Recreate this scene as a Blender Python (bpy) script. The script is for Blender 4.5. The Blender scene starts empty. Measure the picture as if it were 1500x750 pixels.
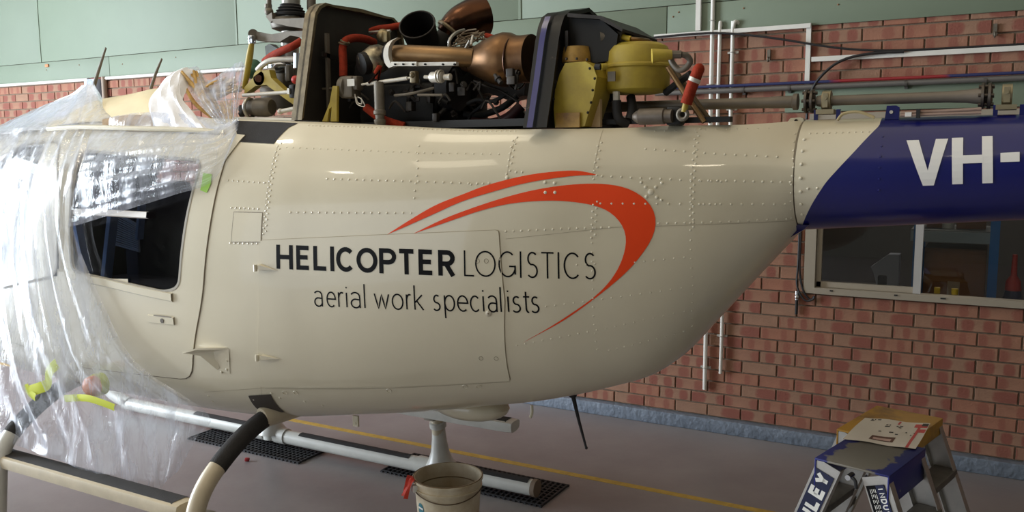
import bpy, bmesh, math, random
import numpy as np
from mathutils import Vector, Matrix
random.seed(7)
rng = np.random.default_rng(7)
PI = math.pi
SC = bpy.context.scene
COL = SC.collection

def srgb(r, g, b):
    f = lambda c: (c/255)/12.92 if c/255 <= .04045 else ((c/255+.055)/1.055)**2.4
    return (f(r), f(g), f(b), 1)

# ---------------------------------------------------------------- camera
YAW, PITCH, ROLL = -0.5071, 0.1216, 0.006
cam_d = bpy.data.cameras.new('camera'); cam = bpy.data.objects.new('camera', cam_d); COL.objects.link(cam)
cam_d.sensor_width = 36; cam_d.lens = 1258.3*36/1500; cam_d.clip_start = .05
fw = Vector((math.sin(YAW)*math.cos(PITCH), math.cos(YAW)*math.cos(PITCH), -math.sin(PITCH)))
rt = Vector((math.cos(YAW), -math.sin(YAW), 0))
up = rt.cross(fw)
rt2 = rt*math.cos(ROLL) - up*math.sin(ROLL)
up2 = rt*math.sin(ROLL) + up*math.cos(ROLL)
M = Matrix((rt2, up2, -fw)).transposed().to_4x4()
M.translation = (2.6571, 0, 2.0059)
cam.matrix_world = M
SC.camera = cam

# ---------------------------------------------------------------- light and exposure
SC.view_settings.view_transform = 'Standard'; SC.view_settings.look = 'None'
SC.view_settings.gamma = 1; SC.view_settings.use_curve_mapping = False
SC.view_settings.exposure = -0.12
W = bpy.data.worlds.new('sky'); SC.world = W; W.use_nodes = True
bg = W.node_tree.nodes['Background']; bg.inputs[0].default_value = (.75, .87, 1, 1); bg.inputs[1].default_value = 1.6

def area(name, loc, target, sx, sy, power, color):
    d = bpy.data.lights.new(name, 'AREA'); d.shape = 'RECTANGLE'; d.size = sx; d.size_y = sy; d.energy = power; d.color = color
    o = bpy.data.objects.new(name, d); COL.objects.link(o); o.location = loc
    o.rotation_euler = (Vector(target)-Vector(loc)).to_track_quat('-Z', 'Y').to_euler()
    return o
area('door_daylight', (-9.6, .2, 2.1), (0, .6, 1.8), 4.0, 9.0, 3300, (.82, .91, 1))          # the open hangar door at the left end
area('front_daylight', (-3.2, -4.8, 2.1), (-3.2, 0, 2.0), 6.0, 3.6, 34, (1, .94, .84))         # second open door behind the camera
area('roof_skylight', (.5, 1.0, 5.1), (.5, 1.0, 0), 7.0, 6.5, 100, (1, .86, .64))                # translucent roof sheets
for lx, ly, sz, pw in ((-2.50, 1.67, .30, 14), (-2.45, -1.62, .30, 14), (-.50, -.72, .85, 11), (-.15, 2.25, .85, 11), (2.77, -1.98, .30, 7)):
    area('bay_lamp', (lx, ly, 4.95), (lx, ly, 0), sz, sz, pw, (1, .88, .66))                      # bay lamps under the roof
area('store_fill', (2.6, 7.6, 2.95), (2.6, 7.2, 0), .5, .5, 16, (1, .9, .8))                     # unseen fill light added to brighten the store room

# ---------------------------------------------------------------- materials
MATS = {}
def mat(name, color, rough=.5, metal=0., var=0., vscale=8., bump=0., bscale=60., color2=None, thr=None, spec=.5, coat=0., mode=None):
    """principled material: base colour, optional second colour spread by noise (var or a sharp threshold), fine bump"""
    if name in MATS: return MATS[name]
    m = bpy.data.materials.new(name); m.use_nodes = True
    nt = m.node_tree; b = nt.nodes['Principled BSDF']
    b.inputs['Base Color'].default_value = color; b.inputs['Roughness'].default_value = rough; b.inputs['Metallic'].default_value = metal
    b.inputs['Specular IOR Level'].default_value = spec; b.inputs['Coat Weight'].default_value = coat; b.inputs['Coat Roughness'].default_value = .04
    if var or bump or color2:
        tc = nt.nodes.new('ShaderNodeTexCoord')
        if var or color2:
            n = nt.nodes.new('ShaderNodeTexNoise'); n.inputs['Scale'].default_value = vscale; n.inputs['Detail'].default_value = 5; n.inputs['Roughness'].default_value = .6
            nt.links.new(tc.outputs['Object'], n.inputs['Vector'])
            r = nt.nodes.new('ShaderNodeValToRGB')
            c2 = color2 or tuple(c*(1-var) for c in color[:3])+(1,)
            lo, hi = thr or (.35, .65)
            r.color_ramp.elements[0].position = lo; r.color_ramp.elements[1].position = hi
            r.color_ramp.elements[0].color = color; r.color_ramp.elements[1].color = c2
            nt.links.new(n.outputs['Fac'], r.inputs['Fac']); nt.links.new(r.outputs['Color'], b.inputs['Base Color'])
        if bump:
            n2 = nt.nodes.new('ShaderNodeTexNoise'); n2.inputs['Scale'].default_value = bscale; n2.inputs['Detail'].default_value = 4
            nt.links.new(tc.outputs['Object'], n2.inputs['Vector'])
            bp = nt.nodes.new('ShaderNodeBump'); bp.inputs['Strength'].default_value = bump; bp.inputs['Distance'].default_value = .01
            nt.links.new(n2.outputs['Fac'], bp.inputs['Height']); nt.links.new(bp.outputs['Normal'], b.inputs['Normal'])
    MATS[name] = m
    return m

cream = mat('cream_paint', srgb(211, 201, 176), .28, var=.04, vscale=2.5, coat=.6)
seamline = mat('skin_seam', srgb(168, 156, 132), .6)
creamdark = mat('dark_seam', srgb(120, 108, 88), .6)  # darker tone for door gaps, slots and lock rings
rivetm = mat('rivet_paint', srgb(214, 205, 182), .3, coat=.5)
blue = mat('navy_paint', srgb(12, 18, 92), .28, var=.15, vscale=3, coat=.35)
white = mat('white_vinyl', srgb(226, 222, 216), .4)
black_vinyl = mat('black_vinyl', srgb(9, 8, 10), .6, spec=.15)
red_vinyl = mat('red_vinyl', srgb(232, 70, 22), .45, spec=.25)
blackgrip = mat('black_grip', srgb(46, 43, 42), .9, var=.3, vscale=20, bump=.5, bscale=300)
darkmetal = mat('dark_metal', srgb(54, 50, 47), .5, .6, var=.4, vscale=14)
sootmetal = mat('soot_metal', srgb(36, 33, 31), .6, .5, var=.4, vscale=18)
engblack = mat('engine_black', srgb(17, 15, 15), .6, 0., var=.4, vscale=20)
panelgrey = mat('firewall_grey', srgb(52, 48, 44), .55, .3, var=.35, vscale=7)
brass = mat('brassy_trim', srgb(128, 114, 88), .45, .5, var=.4, vscale=25)
bronze = mat('heat_bronze', srgb(122, 90, 58), .38, .85, color2=srgb(70, 48, 34), vscale=6, thr=(.3, .75))
bronze2 = mat('heat_bronze_dark', srgb(92, 60, 40), .25, .9, color2=srgb(44, 30, 25), vscale=7, thr=(.3, .75))
tan_metal = mat('tan_metal', srgb(150, 118, 80), .4, .8, color2=srgb(118, 92, 64), vscale=8, thr=(.3, .8))
alu = mat('aluminium', srgb(190, 186, 178), .38, .85, var=.25, vscale=10)
castgrey = mat('cast_grey', srgb(118, 110, 98), .55, .4, var=.25, vscale=16)
lightmetal = mat('pale_metal', srgb(208, 202, 190), .4, .3, var=.15, vscale=20)
chrome = mat('chrome', srgb(210, 212, 215), .12, 1)
redhose = mat('red_hose', srgb(152, 50, 27), .8, spec=.2, var=.35, vscale=30, bump=.3, bscale=200)
yellowp = mat('yellow_primer', srgb(184, 162, 58), .5, color2=srgb(150, 128, 52), vscale=7, thr=(.4, .75))
ochre = mat('ochre_primer', srgb(178, 140, 66), .5, color2=srgb(120, 88, 46), vscale=14, thr=(.4, .7))
rubber = mat('black_rubber', srgb(30, 29, 30), .7)
palewood = mat('pale_wood', srgb(206, 178, 138), .7, var=.12, vscale=12)
steelwhite = mat('white_enamel', srgb(212, 214, 212), .4, var=.08, vscale=10)
whitepipe = mat('white_pipe', srgb(226, 222, 214), .45, var=.06, vscale=8)
def tinted(name, col, rough, alpha_mix, refl=(1, 1, 1, 1)):
    m = bpy.data.materials.new(name); m.use_nodes = True; nt = m.node_tree; nt.nodes.clear()
    o = nt.nodes.new('ShaderNodeOutputMaterial'); t = nt.nodes.new('ShaderNodeBsdfTransparent'); t.inputs[0].default_value = col
    g = nt.nodes.new('ShaderNodeBsdfGlossy'); g.inputs['Roughness'].default_value = rough; g.inputs[0].default_value = refl
    lw = nt.nodes.new('ShaderNodeLayerWeight'); lw.inputs[0].default_value = .5
    pw = nt.nodes.new('ShaderNodeMath'); pw.operation = 'POWER'; pw.inputs[1].default_value = 4.; nt.links.new(lw.outputs['Facing'], pw.inputs[0])
    f = nt.nodes.new('ShaderNodeMath'); f.operation = 'MULTIPLY_ADD'; f.inputs[1].default_value = .9; f.inputs[2].default_value = alpha_mix; nt.links.new(pw.outputs[0], f.inputs[0])
    x = nt.nodes.new('ShaderNodeMixShader')
    nt.links.new(f.outputs[0], x.inputs[0]); nt.links.new(t.outputs[0], x.inputs[1]); nt.links.new(g.outputs[0], x.inputs[2]); nt.links.new(x.outputs[0], o.inputs[0])
    return m
glass = tinted('tinted_glass', (.46, .50, .58, 1), .01, .028)
clearglass = tinted('window_glass', (.80, .82, .82, 1), .02, .035)

# ---------------------------------------------------------------- mesh helpers
def frame(ax):
    ax = Vector(ax).normalized(); h = Vector((0, 0, 1)) if abs(ax.z) < .9 else Vector((1, 0, 0))
    u = ax.cross(h).normalized(); return u, ax.cross(u).normalized(), ax
class MB:
    def __init__(s): s.v = []; s.f = []
    def add(s, vs, fs):
        o = len(s.v); s.v += [tuple(v) for v in vs]; s.f += [tuple(i+o for i in f) for f in fs]; return s
    def box(s, c, sz, rot=None, bevel=0.):
        x, y, z = (a/2 for a in sz); R = rot or Matrix.Identity(3)
        if bevel:
            b = min(bevel, x*.9, y*.9, z*.9); vs = []; idx = {}
            bm = bmesh.new(); bmesh.ops.create_cube(bm, size=1); bmesh.ops.scale(bm, vec=(2*x, 2*y, 2*z), verts=bm.verts)
            bmesh.ops.bevel(bm, geom=bm.edges[:], offset=b, segments=2, affect='EDGES', profile=.5)
            bm.verts.index_update()
            s.add([Vector(c)+R @ v.co for v in bm.verts], [[v.index for v in f.verts] for f in bm.faces]); bm.free(); return s
        vs = [Vector(c)+R @ Vector((i*x, j*y, k*z)) for i in (-1, 1) for j in (-1, 1) for k in (-1, 1)]
        return s.add(vs, [(0, 1, 3, 2), (4, 6, 7, 5), (0, 4, 5, 1), (2, 3, 7, 6), (0, 2, 6, 4), (1, 5, 7, 3)])
    def bar(s, p0, p1, w, h, upv=(0, 0, 1)):
        p0, p1 = Vector(p0), Vector(p1); a = (p1-p0); L = a.length; a.normalize(); uu = Vector(upv); sd = a.cross(uu)
        if sd.length < 1e-4: sd = a.cross(Vector((1, 0, 0)))
        sd.normalize(); uu = sd.cross(a).normalized()
        return s.box((p0+p1)/2, (L, w, h), Matrix((a, sd, uu)).transposed())
    def lathe(s, p, axis, prof, n=20, cap=True):
        u, w, a = frame(axis); p = Vector(p); vs = []
        for h, r in prof:
            for k in range(n):
                t = 2*PI*k/n; vs.append(p+a*h+u*(r*math.cos(t))+w*(r*math.sin(t)))
        fs = []
        for i in range(len(prof)-1):
            for k in range(n):
                fs.append((i*n+k, i*n+(k+1) % n, (i+1)*n+(k+1) % n, (i+1)*n+k))
        if cap:
            fs.append(tuple(range(n))[::-1]); fs.append(tuple((len(prof)-1)*n+k for k in range(n)))
        return s.add(vs, fs)
    def cyl(s, p0, p1, r0, r1=None, n=16):
        p0, p1 = Vector(p0), Vector(p1); r1 = r0 if r1 is None else r1
        return s.lathe(p0, p1-p0, [(0, r0), ((p1-p0).length, r1)], n)
    def tube(s, pts, r, n=10, sub=4, cap=True):
        P = smooth_path([Vector(p) for p in pts], sub) if sub and len(pts) > 2 else [Vector(p) for p in pts]
        R = [r]*len(P) if not isinstance(r, (list, tuple)) else [float(np.interp(i/(len(P)-1), np.linspace(0, 1, len(r)), r)) for i in range(len(P))]
        t0 = (P[1]-P[0]).normalized(); u, w, _ = frame(t0); vs = []
        for i, p in enumerate(P):
            t = (P[min(i+1, len(P)-1)]-P[max(i-1, 0)]).normalized()
            u = (u-t*u.dot(t)).normalized(); w = t.cross(u)
            for k in range(n):
                q = 2*PI*k/n; vs.append(p+u*(R[i]*math.cos(q))+w*(R[i]*math.sin(q)))
        m = len(P); fs = [(i*n+k, i*n+(k+1) % n, (i+1)*n+(k+1) % n, (i+1)*n+k) for i in range(m-1) for k in range(n)]
        if cap: fs.append(tuple(range(n))[::-1]); fs.append(tuple((m-1)*n+k for k in range(n)))
        return s.add(vs, fs)
    def prism(s, poly, d):
        """closed outline of 3-D points pushed along the vector d"""
        n = len(poly); d = Vector(d); vs = [Vector(p) for p in poly]+[Vector(p)+d for p in poly]
        return s.add(vs, [tuple(range(n))[::-1], tuple(range(n, 2*n))]+[(i, (i+1) % n, (i+1) % n+n, i+n) for i in range(n)])
    def ball(s, c, r, n=14, sq=(1, 1, 1)):
        c = Vector(c); vs = []; m = n//2
        for i in range(m+1):
            ph = PI*i/m
            for k in range(n):
                t = 2*PI*k/n; vs.append(c+Vector((r*sq[0]*math.sin(ph)*math.cos(t), r*sq[1]*math.sin(ph)*math.sin(t), r*sq[2]*math.cos(ph))))
        return s.add(vs, [(i*n+k, (i+1)*n+k, (i+1)*n+(k+1) % n, i*n+(k+1) % n) for i in range(m) for k in range(n)])
    def torus(s, c, axis, R, r, n=24, m=8):
        u, w, a = frame(axis); c = Vector(c)
        vs = []
        for i in range(n):
            t = 2*PI*i/n; d = u*math.cos(t)+w*math.sin(t)
            for k in range(m):
                q = 2*PI*k/m; vs.append(c+d*(R+r*math.cos(q))+a*(r*math.sin(q)))
        return s.add(vs, [(i*m+k, ((i+1) % n)*m+k, ((i+1) % n)*m+(k+1) % m, i*m+(k+1) % m) for i in range(n) for k in range(m)])
    def grid(s, rows, flip=False):
        n = len(rows[0]); vs = [p for r in rows for p in r]
        fs = [(i*n+k, i*n+k+1, (i+1)*n+k+1, (i+1)*n+k) for i in range(len(rows)-1) for k in range(n-1)]
        if flip: fs = [f[::-1] for f in fs]
        return s.add(vs, fs)
    def build(s, name, material, parent=None, smooth=True, angle=38, fix=True):
        me = bpy.data.meshes.new(name); me.from_pydata(s.v, [], s.f)
        if fix:
            bm = bmesh.new(); bm.from_mesh(me); bmesh.ops.remove_doubles(bm, verts=bm.verts, dist=1e-6)
            bmesh.ops.recalc_face_normals(bm, faces=bm.faces); bm.to_mesh(me); bm.free()
        me.update()
        if smooth: me.shade_smooth(); me.set_sharp_from_angle(angle=math.radians(angle))
        if material: me.materials.append(material)
        o = bpy.data.objects.new(name, me); COL.objects.link(o)
        if parent is not None:
            o.parent = parent; o.matrix_parent_inverse = parent.matrix_world.inverted() if parent.type == 'EMPTY' else Matrix.Translation(parent.location).inverted()
        return o
def smooth_path(P, sub):
    out = []
    for i in range(len(P)-1):
        a, b, c, d = P[max(i-1, 0)], P[i], P[i+1], P[min(i+2, len(P)-1)]
        for k in range(sub):
            t = k/sub; out.append(.5*((2*b)+(c-a)*t+(2*a-5*b+4*c-d)*t*t+(3*b-a-3*c+d)*t**3))
    return out+[P[-1]]
def thing(name, label, cat, loc=(0, 0, 0), group=None):
    o = bpy.data.objects.new(name, None); COL.objects.link(o); o.empty_display_size = .1
    o.location = loc; o['label'] = label; o['category'] = cat
    if group: o['group'] = group
    bpy.context.view_layer.update()
    return o
def tag(o, label, cat, group=None):
    o['label'] = label; o['category'] = cat
    if group: o['group'] = group
    return o
def struct(o): o['kind'] = 'structure'; return o
def stuff(o): o['kind'] = 'stuff'; return o
def lab(o, t): o['label'] = t; return o

# ================================================================ the hangar itself
WY = 5.946                                    # plane of the brick faces
floorm = mat('painted_concrete', srgb(152, 146, 146), .36, color2=srgb(130, 124, 125), vscale=1.3, thr=(.3, .7), bump=.08, bscale=25)
fl = struct(MB().box((-1.5, .5, -.05), (18, 11.2, .1)).build('floor', floorm, smooth=False))
yl = MB().box((-1.5, 4.685, .0012), (17.6, .05, .0024)).build('painted_line', mat('line_yellow', srgb(206, 170, 78), .6, var=.25, vscale=15), fl, smooth=False)
lab(yl, 'worn yellow line painted along the floor')
ceilm = mat('ceiling_sheet', srgb(150, 147, 140), .8)
struct(MB().box((-1.5, .5, 5.25), (18, 11.2, .1)).build('ceiling', ceilm, smooth=False))
plaster = mat('hangar_wall_paint', srgb(120, 120, 112), .85)
struct(MB().box((7.55, .5, 2.6), (.1, 11.2, 5.2)).build('wall_right', plaster, smooth=False))
wf = MB().box((3.6, -5.05, 2.6), (7.8, .1, 5.2)).box((-8.3, -5.05, 2.6), (4.4, .1, 5.2)).box((-3.2, -5.05, 4.55), (5.8, .1, 1.3))
struct(wf.build('wall_front', plaster, smooth=False))
wl = MB().box((-10.45, 5.75, 2.6), (.1, .6, 5.2)).box((-10.45, -4.0, 2.6), (.1, 2.0, 5.2)).box((-10.45, 1.2, 4.75), (.1, 8.6, .9))
struct(wl.build('wall_left', plaster, smooth=False))

# ---- back wall: mortar bed with a window opening, bricks one by one
mortar = mat('mortar', srgb(136, 118, 100), .9, var=.25, vscale=30, bump=.4, bscale=120)
MY = WY+.009
WX0, WX1, WZ0, WZ1 = 1.60, 3.5, 1.048, 2.238
TOP = .1+32*.086
mb = MB()
mb.box(((-10.4+WX0)/2, MY+.06, TOP/2), (WX0+10.4, .12, TOP))
mb.box(((WX0+WX1)/2, MY+.06, WZ0/2), (WX1-WX0, .12, WZ0))
mb.box(((WX0+WX1)/2, MY+.06, (TOP+WZ1)/2), (WX1-WX0, .12, TOP-WZ1))
mb.box(((WX1+7.5)/2, MY+.06, TOP/2), (7.5-WX1, .12, TOP))
mb.box((-1.45, MY+.06, (TOP+5.2)/2), (17.9, .12, 5.2-TOP))
wall = struct(mb.build('wall_back', mortar, smooth=False))

def brick_material():
    m = bpy.data.materials.new('kiln_brick'); m.use_nodes = True; nt = m.node_tree; N = nt.nodes.new; L = nt.links.new
    b = nt.nodes['Principled BSDF']; b.inputs['Roughness'].default_value = .85; b.inputs['Specular IOR Level'].default_value = .25
    at = N('ShaderNodeAttribute'); at.attribute_name = 'rnd'
    uv = N('ShaderNodeAttribute'); uv.attribute_name = 'buv'
    sx = N('ShaderNodeSeparateXYZ'); L(uv.outputs['Vector'], sx.inputs[0])
    def mth(op, a, bb=None, c=None):
        n = N('ShaderNodeMath'); n.operation = op
        for i, x in enumerate((a, bb, c)):
            if x is None: continue
            if isinstance(x, (int, float)): n.inputs[i].default_value = x
            else: L(x, n.inputs[i])
        return n.outputs[0]
    R = N('ShaderNodeSeparateXYZ'); L(at.outputs['Vector'], R.inputs[0])
    r1, r2, r3 = R.outputs
    # dark kiln flashes: one to three round-cornered patches along the brick
    u, v = sx.outputs[0], sx.outputs[1]
    tc = N('ShaderNodeTexCoord'); nz = N('ShaderNodeTexNoise'); nz.inputs['Scale'].default_value = 28; nz.inputs['Detail'].default_value = 4
    L(tc.outputs['Object'], nz.inputs['Vector'])
    wob = mth('MULTIPLY', mth('SUBTRACT', nz.outputs['Fac'], .5), .14)
    cnt = mth('ADD', mth('MULTIPLY', r1, 1.9), .9)
    ph = mth('FRACT', mth('ADD', mth('MULTIPLY', u, cnt), mth('ADD', r2, wob)))
    du = mth('ABSOLUTE', mth('SUBTRACT', ph, .5))
    dv = mth('ABSOLUTE', mth('SUBTRACT', mth('ADD', v, wob), .5))
    e1 = mth('POWER', mth('DIVIDE', du, mth('ADD', .16, mth('MULTIPLY', r3, .16))), 3.)
    e2 = mth('POWER', mth('DIVIDE', dv, .47), 4.)
    blob = N('ShaderNodeMapRange'); blob.interpolation_type = 'SMOOTHSTEP'; L(mth('ADD', e1, e2), blob.inputs[0])
    blob.inputs[1].default_value = 1.7; blob.inputs[2].default_value = .3
    rim = mth('MULTIPLY', mth('MULTIPLY', blob.outputs[0], mth('GREATER_THAN', r2, .2)), mth('ADD', .45, mth('MULTIPLY', r3, .45)))
    base = N('ShaderNodeMixRGB'); base.inputs[1].default_value = srgb(160, 112, 92); base.inputs[2].default_value = srgb(154, 122, 102); L(r3, base.inputs[0])
    n2 = N('ShaderNodeTexNoise'); n2.inputs['Scale'].default_value = 9; n2.inputs['Detail'].default_value = 6; L(tc.outputs['Object'], n2.inputs['Vector'])
    tone = N('ShaderNodeMixRGB'); tone.blend_type = 'MULTIPLY'; tone.inputs[0].default_value = .5; L(base.outputs[0], tone.inputs[1])
    cr = N('ShaderNodeValToRGB'); cr.color_ramp.elements[0].position = .3; cr.color_ramp.elements[0].color = (.6, .58, .56, 1); cr.color_ramp.elements[1].position = .7; cr.color_ramp.elements[1].color = (1.15, 1.1, 1.05, 1)
    L(n2.outputs['Fac'], cr.inputs[0]); L(cr.outputs[0], tone.inputs[2])
    mx = N('ShaderNodeMixRGB'); L(rim, mx.inputs[0]); L(tone.outputs[0], mx.inputs[1]); mx.inputs[2].default_value = srgb(134, 76, 66)
    L(mx.outputs[0], b.inputs['Base Color'])
    bp = N('ShaderNodeBump'); bp.inputs['Strength'].default_value = .35; bp.inputs['Distance'].default_value = .006
    n3 = N('ShaderNodeTexNoise'); n3.inputs['Scale'].default_value = 90; L(tc.outputs['Object'], n3.inputs['Vector']); L(n3.outputs['Fac'], bp.inputs['Height']); L(bp.outputs[0], b.inputs['Normal'])
    return m
brickm = brick_material()
def brick_geo(w, h, d=.05, ch=.003, jit=0.):
    """a brick face with worn edges, 5 visible faces"""
    a, c = w/2, h/2
    vs = [(-a, 0, -c), (a, 0, -c), (a, 0, c), (-a, 0, c), (-a+ch, -ch, -c+ch), (a-ch, -ch, -c+ch), (a-ch, -ch, c-ch), (-a+ch, -ch, c-ch), (-a, d, -c), (a, d, -c), (a, d, c), (-a, d, c)]
    fs = [(4, 5, 6, 7), (0, 1, 5, 4), (1, 2, 6, 5), (2, 3, 7, 6), (3, 0, 4, 7), (8, 9, 1, 0), (9, 10, 2, 1), (10, 11, 3, 2), (11, 8, 0, 3)]
    return vs, fs
def brick_mesh(items, name):
    V, F, R, U = [], [], [], []
    for (cx, cy, cz, w, h, r) in items:
        vs, fs = brick_geo(w, h); o = len(V)
        V += [(x+cx, y+cy, z+cz) for x, y, z in vs]; F += [tuple(i+o for i in f) for f in fs]
        R += [r]*len(vs); U += [(x/w+.5, z/h+.5, 0) for x, y, z in vs]
    me = bpy.data.meshes.new(name); me.from_pydata(V, [], F); me.update()
    for nm, dat in (('rnd', R), ('buv', U)):
        a = me.attributes.new(nm, 'FLOAT_VECTOR', 'POINT'); a.data.foreach_set('vector', np.array(dat, dtype=np.float32).ravel())
    me.materials.append(brickm); return me
CI = M.inverted()
def seen(p):
    q = CI @ Vector(p)
    if q.z > -.1: return None
    return 750-1258.3*q.x/q.z, 375+1258.3*q.y/q.z
HIDE = [(-50, 190), (60, 168), (125, 150), (190, 165), (250, 140), (350, 110), (430, 60), (950, 60), (985, 150), (1165, 178), (1500, 172), (1500, 318), (1170, 338), (1060, 455), (1005, 510), (940, 560), (835, 578), (-50, 600)]
def inside(p, poly):
    x, y = p; c = False
    for i in range(len(poly)):
        (x0, y0), (x1, y1) = poly[i-1], poly[i]
        if (y0 > y) != (y1 > y) and x < (x1-x0)*(y-y0)/(y1-y0)+x0: c = not c
    return c
bricks = []
for row in range(1, 33):
    cz = .1+(row-.5)*.086
    above = row >= 25
    off = (.417 if row % 2 == 0 else .917) if above else (0 if row % 2 else .5)
    for k in range(-44, 31):
        x0, x1 = (k+off)*.24+.005, (k+1+off)*.24-.005
        spans = [(x0, x1)]
        if 12 <= row <= 24:
            spans = [(a, b) for a, b in ((x0, min(x1, WX0-.004)), (max(x0, WX1+.004), x1)) if b-a > .03]
        for a, b in spans:
            if b < -10.3 or a > 7.4: continue
            b = min(b, 7.45); a = max(a, -10.35)
            cs = [seen((xx, WY, zz)) for xx in (a, b) for zz in (cz-.038, cz+.038)]
            vis = any(c and -8 < c[0] < 1508 and -8 < c[1] < 758 and not inside(c, HIDE) for c in cs)
            ar = abs(cs[2][0]-cs[0][0])*abs(cs[1][1]-cs[0][1]) if vis and all(cs) else 0
            bricks.append((ar, (a+b)/2, cz, b-a, vis))
bricks.sort(key=lambda t: -t[0])
shared = {}
rest = []
for i, (ar, cx, cz, w, vis) in enumerate(bricks):
    jit = random.uniform(-.0025, .0025)
    if i < 300 and vis:
        key = (round(w, 3), random.randrange(14))
        if key not in shared: shared[key] = brick_mesh([(0, 0, 0, w, .076, tuple(rng.random(3)))], 'brick')
        o = bpy.data.objects.new('brick', shared[key]); o.location = (cx, WY+jit, cz); COL.objects.link(o); o.parent = wall
    else:
        rest.append((cx, WY+jit, cz, w, .076, tuple(rng.random(3))))
o = bpy.data.objects.new('brickwork', brick_mesh(rest, 'brickwork')); COL.objects.link(o); o.parent = wall; stuff(o)

# ---- kerb, cement sheets, trims
kerbm = mat('kerb_blue_paint', srgb(126, 136, 150), .6, color2=srgb(104, 114, 128), vscale=9, thr=(.35, .7), bump=1., bscale=26)
struct(MB().box((-1.45, WY-.02, .049), (17.7, .09, .098), bevel=.008).build('baseboard_back', kerbm))
sheetm = mat('green_cement_sheet', srgb(116, 128, 108), .6, var=.06, vscale=1.5, bump=.05, bscale=12)
def sheet(x0, x1, z0, z1):
    return MB().box(((x0+x1)/2, WY-.006, (z0+z1)/2), (x1-x0-.006, .02, z1-z0-.005), bevel=.002).build('cement_sheet', sheetm, wall)
xs = [-10.3, -8.42, -5.41, -2.4, .616, 3.62, 6.6, 7.5]
for a, b in zip(xs, xs[1:]): sheet(a, b, 2.80, 3.005)
xs = [-10.3, -9.56, -6.56, -3.56, -.556, 2.45, 5.45, 7.5]
for a, b in zip(xs, xs[1:]): sheet(a, b, 3.005, 4.2); sheet(a, b, 4.2, 5.2)
sheet(1.437, 3.9, 2.246, 2.424)
for x in (-6.56, -3.56, -.556, 2.45): lab(MB().box((x, WY-.019, 3.6), (.022, .006, 1.19)).build('joint_strip', sheetm, wall), 'narrow cover strip over a sheet joint')
nailm = mat('nail_rust', srgb(150, 110, 80), .7)
nl = MB()
for x in (-6.47, -5.9, -5.2, -4.4, .7, .66, 1.15, 1.75): nl.ball((x, WY-.017, 2.90+.06*random.random()), .006, 8)
stuff(nl.build('nail_heads', nailm, wall))
lab(MB().box((-6.45, WY-.02, 2.965), (.06, .02, .03), bevel=.006).build('rust_patch', mat('rust', srgb(190, 130, 90), .8), wall), 'orange rust-stained fixing')

# ---- white trunking and pipes on the wall
def wallthing(name, label, cat, mb, m, group=None): return tag(mb.build(name, m), label, cat, group)
YP = WY-.03
wallthing('cable_trunking', 'white square trunking at the lower edge of the green sheets, above the pipes', 'trunking', MB().box((1.06, WY-.028, 2.80), (1.06, .024, .028)), whitepipe)
wallthing('cable_trunking', 'white vertical trunking strip down the bricks right of the three pipes', 'trunking', MB().box((1.577, WY-.014, 2.56), (.03, .028, .51)), whitepipe)
wallthing('cable_trunking', 'long white horizontal trunking across the bricks above the tail boom', 'trunking', MB().box((2.6, WY-.014, 2.585), (2.0, .028, .030)), whitepipe)
wallthing('cable_trunking', 'white vertical trunking on the green sheets left of the tallest pipe', 'trunking', MB().box((.846, WY-.030, 3.5), (.034, .026, 1.36)), whitepipe)
clipm = mat('pipe_clip', srgb(196, 192, 184), .4, .5)
def wpipe(name, label, pts, r, clips, m=whitepipe):
    t = thing(name, label, 'pipe', pts[-1] if pts[0][2] > pts[-1][2] else pts[0])
    MB().tube(pts, r, 12, 5).build('pipe_run', m, t)
    for x, z in clips:
        b = MB().torus((x, YP, z), (0, 0, 1), r+.002, .004, 14, 6).box((x-.022, WY-.008, z), (.03, .012, .014)).box((x+.022, WY-.008, z), (.03, .012, .014))
        b.build('pipe_clip', clipm, t)
    return t
wpipe('wall_pipe', 'tallest white vertical pipe on the wall, running up across the green sheets', [(.945, YP, 4.9), (.945, YP, .30)], .0145, [(.945, 2.88), (.945, 2.45), (.945, .46)])
wpipe('wall_pipe', 'middle vertical pipe, green at its upper end, just right of the tallest pipe', [(.998, WY-.012, 2.84), (.998, YP-.002, 2.79), (1.0, YP, 2.0), (1.055, YP, 1.1), (1.057, YP, .43)], .0125, [(1.0, 2.43), (1.057, .70)])
wpipe('wall_pipe', 'white vertical pipe with a bend into the green sheet at its top', [(1.118, WY-.004, 2.85), (1.10, YP-.004, 2.86), (1.088, YP, 2.82), (1.085, YP, 2.74), (1.085, YP, 1.4)], .0135, [(1.085, 2.66), (1.085, 2.28)])
wallthing('edge_pipe', 'thin white pipe along the top of the bricks right of the pale blue electrical box', 'pipe', MB().tube([(-5.50, WY-.024, 2.785), (-1.0, WY-.024, 2.778)], .017, 10), whitepipe)
wallthing('edge_pipe', 'thin white pipe along the top of the bricks left of the pale blue electrical box', 'pipe', MB().tube([(-10.2, WY-.024, 2.790), (-5.76, WY-.024, 2.785)], .017, 10), whitepipe)
wallthing('blue_air_line', 'blue and red air line running level along the bricks behind the tail boom', 'pipe', MB().tube([(.55, WY-.055, 2.436), (1.6, WY-.055, 2.437), (3.6, WY-.055, 2.444)], .010, 10), mat('blue_line', srgb(44, 50, 96), .5, color2=srgb(150, 40, 44), vscale=.9, thr=(.52, .56)))
t = thing('steel_air_line', 'dull grey steel pipe just below the blue air line on the bricks', 'pipe', (1.0, WY-.05, 2.405))
MB().tube([(.55, WY-.045, 2.404), (3.6, WY-.045, 2.414)], .018, 12).build('pipe_run', mat('grey_pipe', srgb(112, 108, 104), .5, .3), t)
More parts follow.
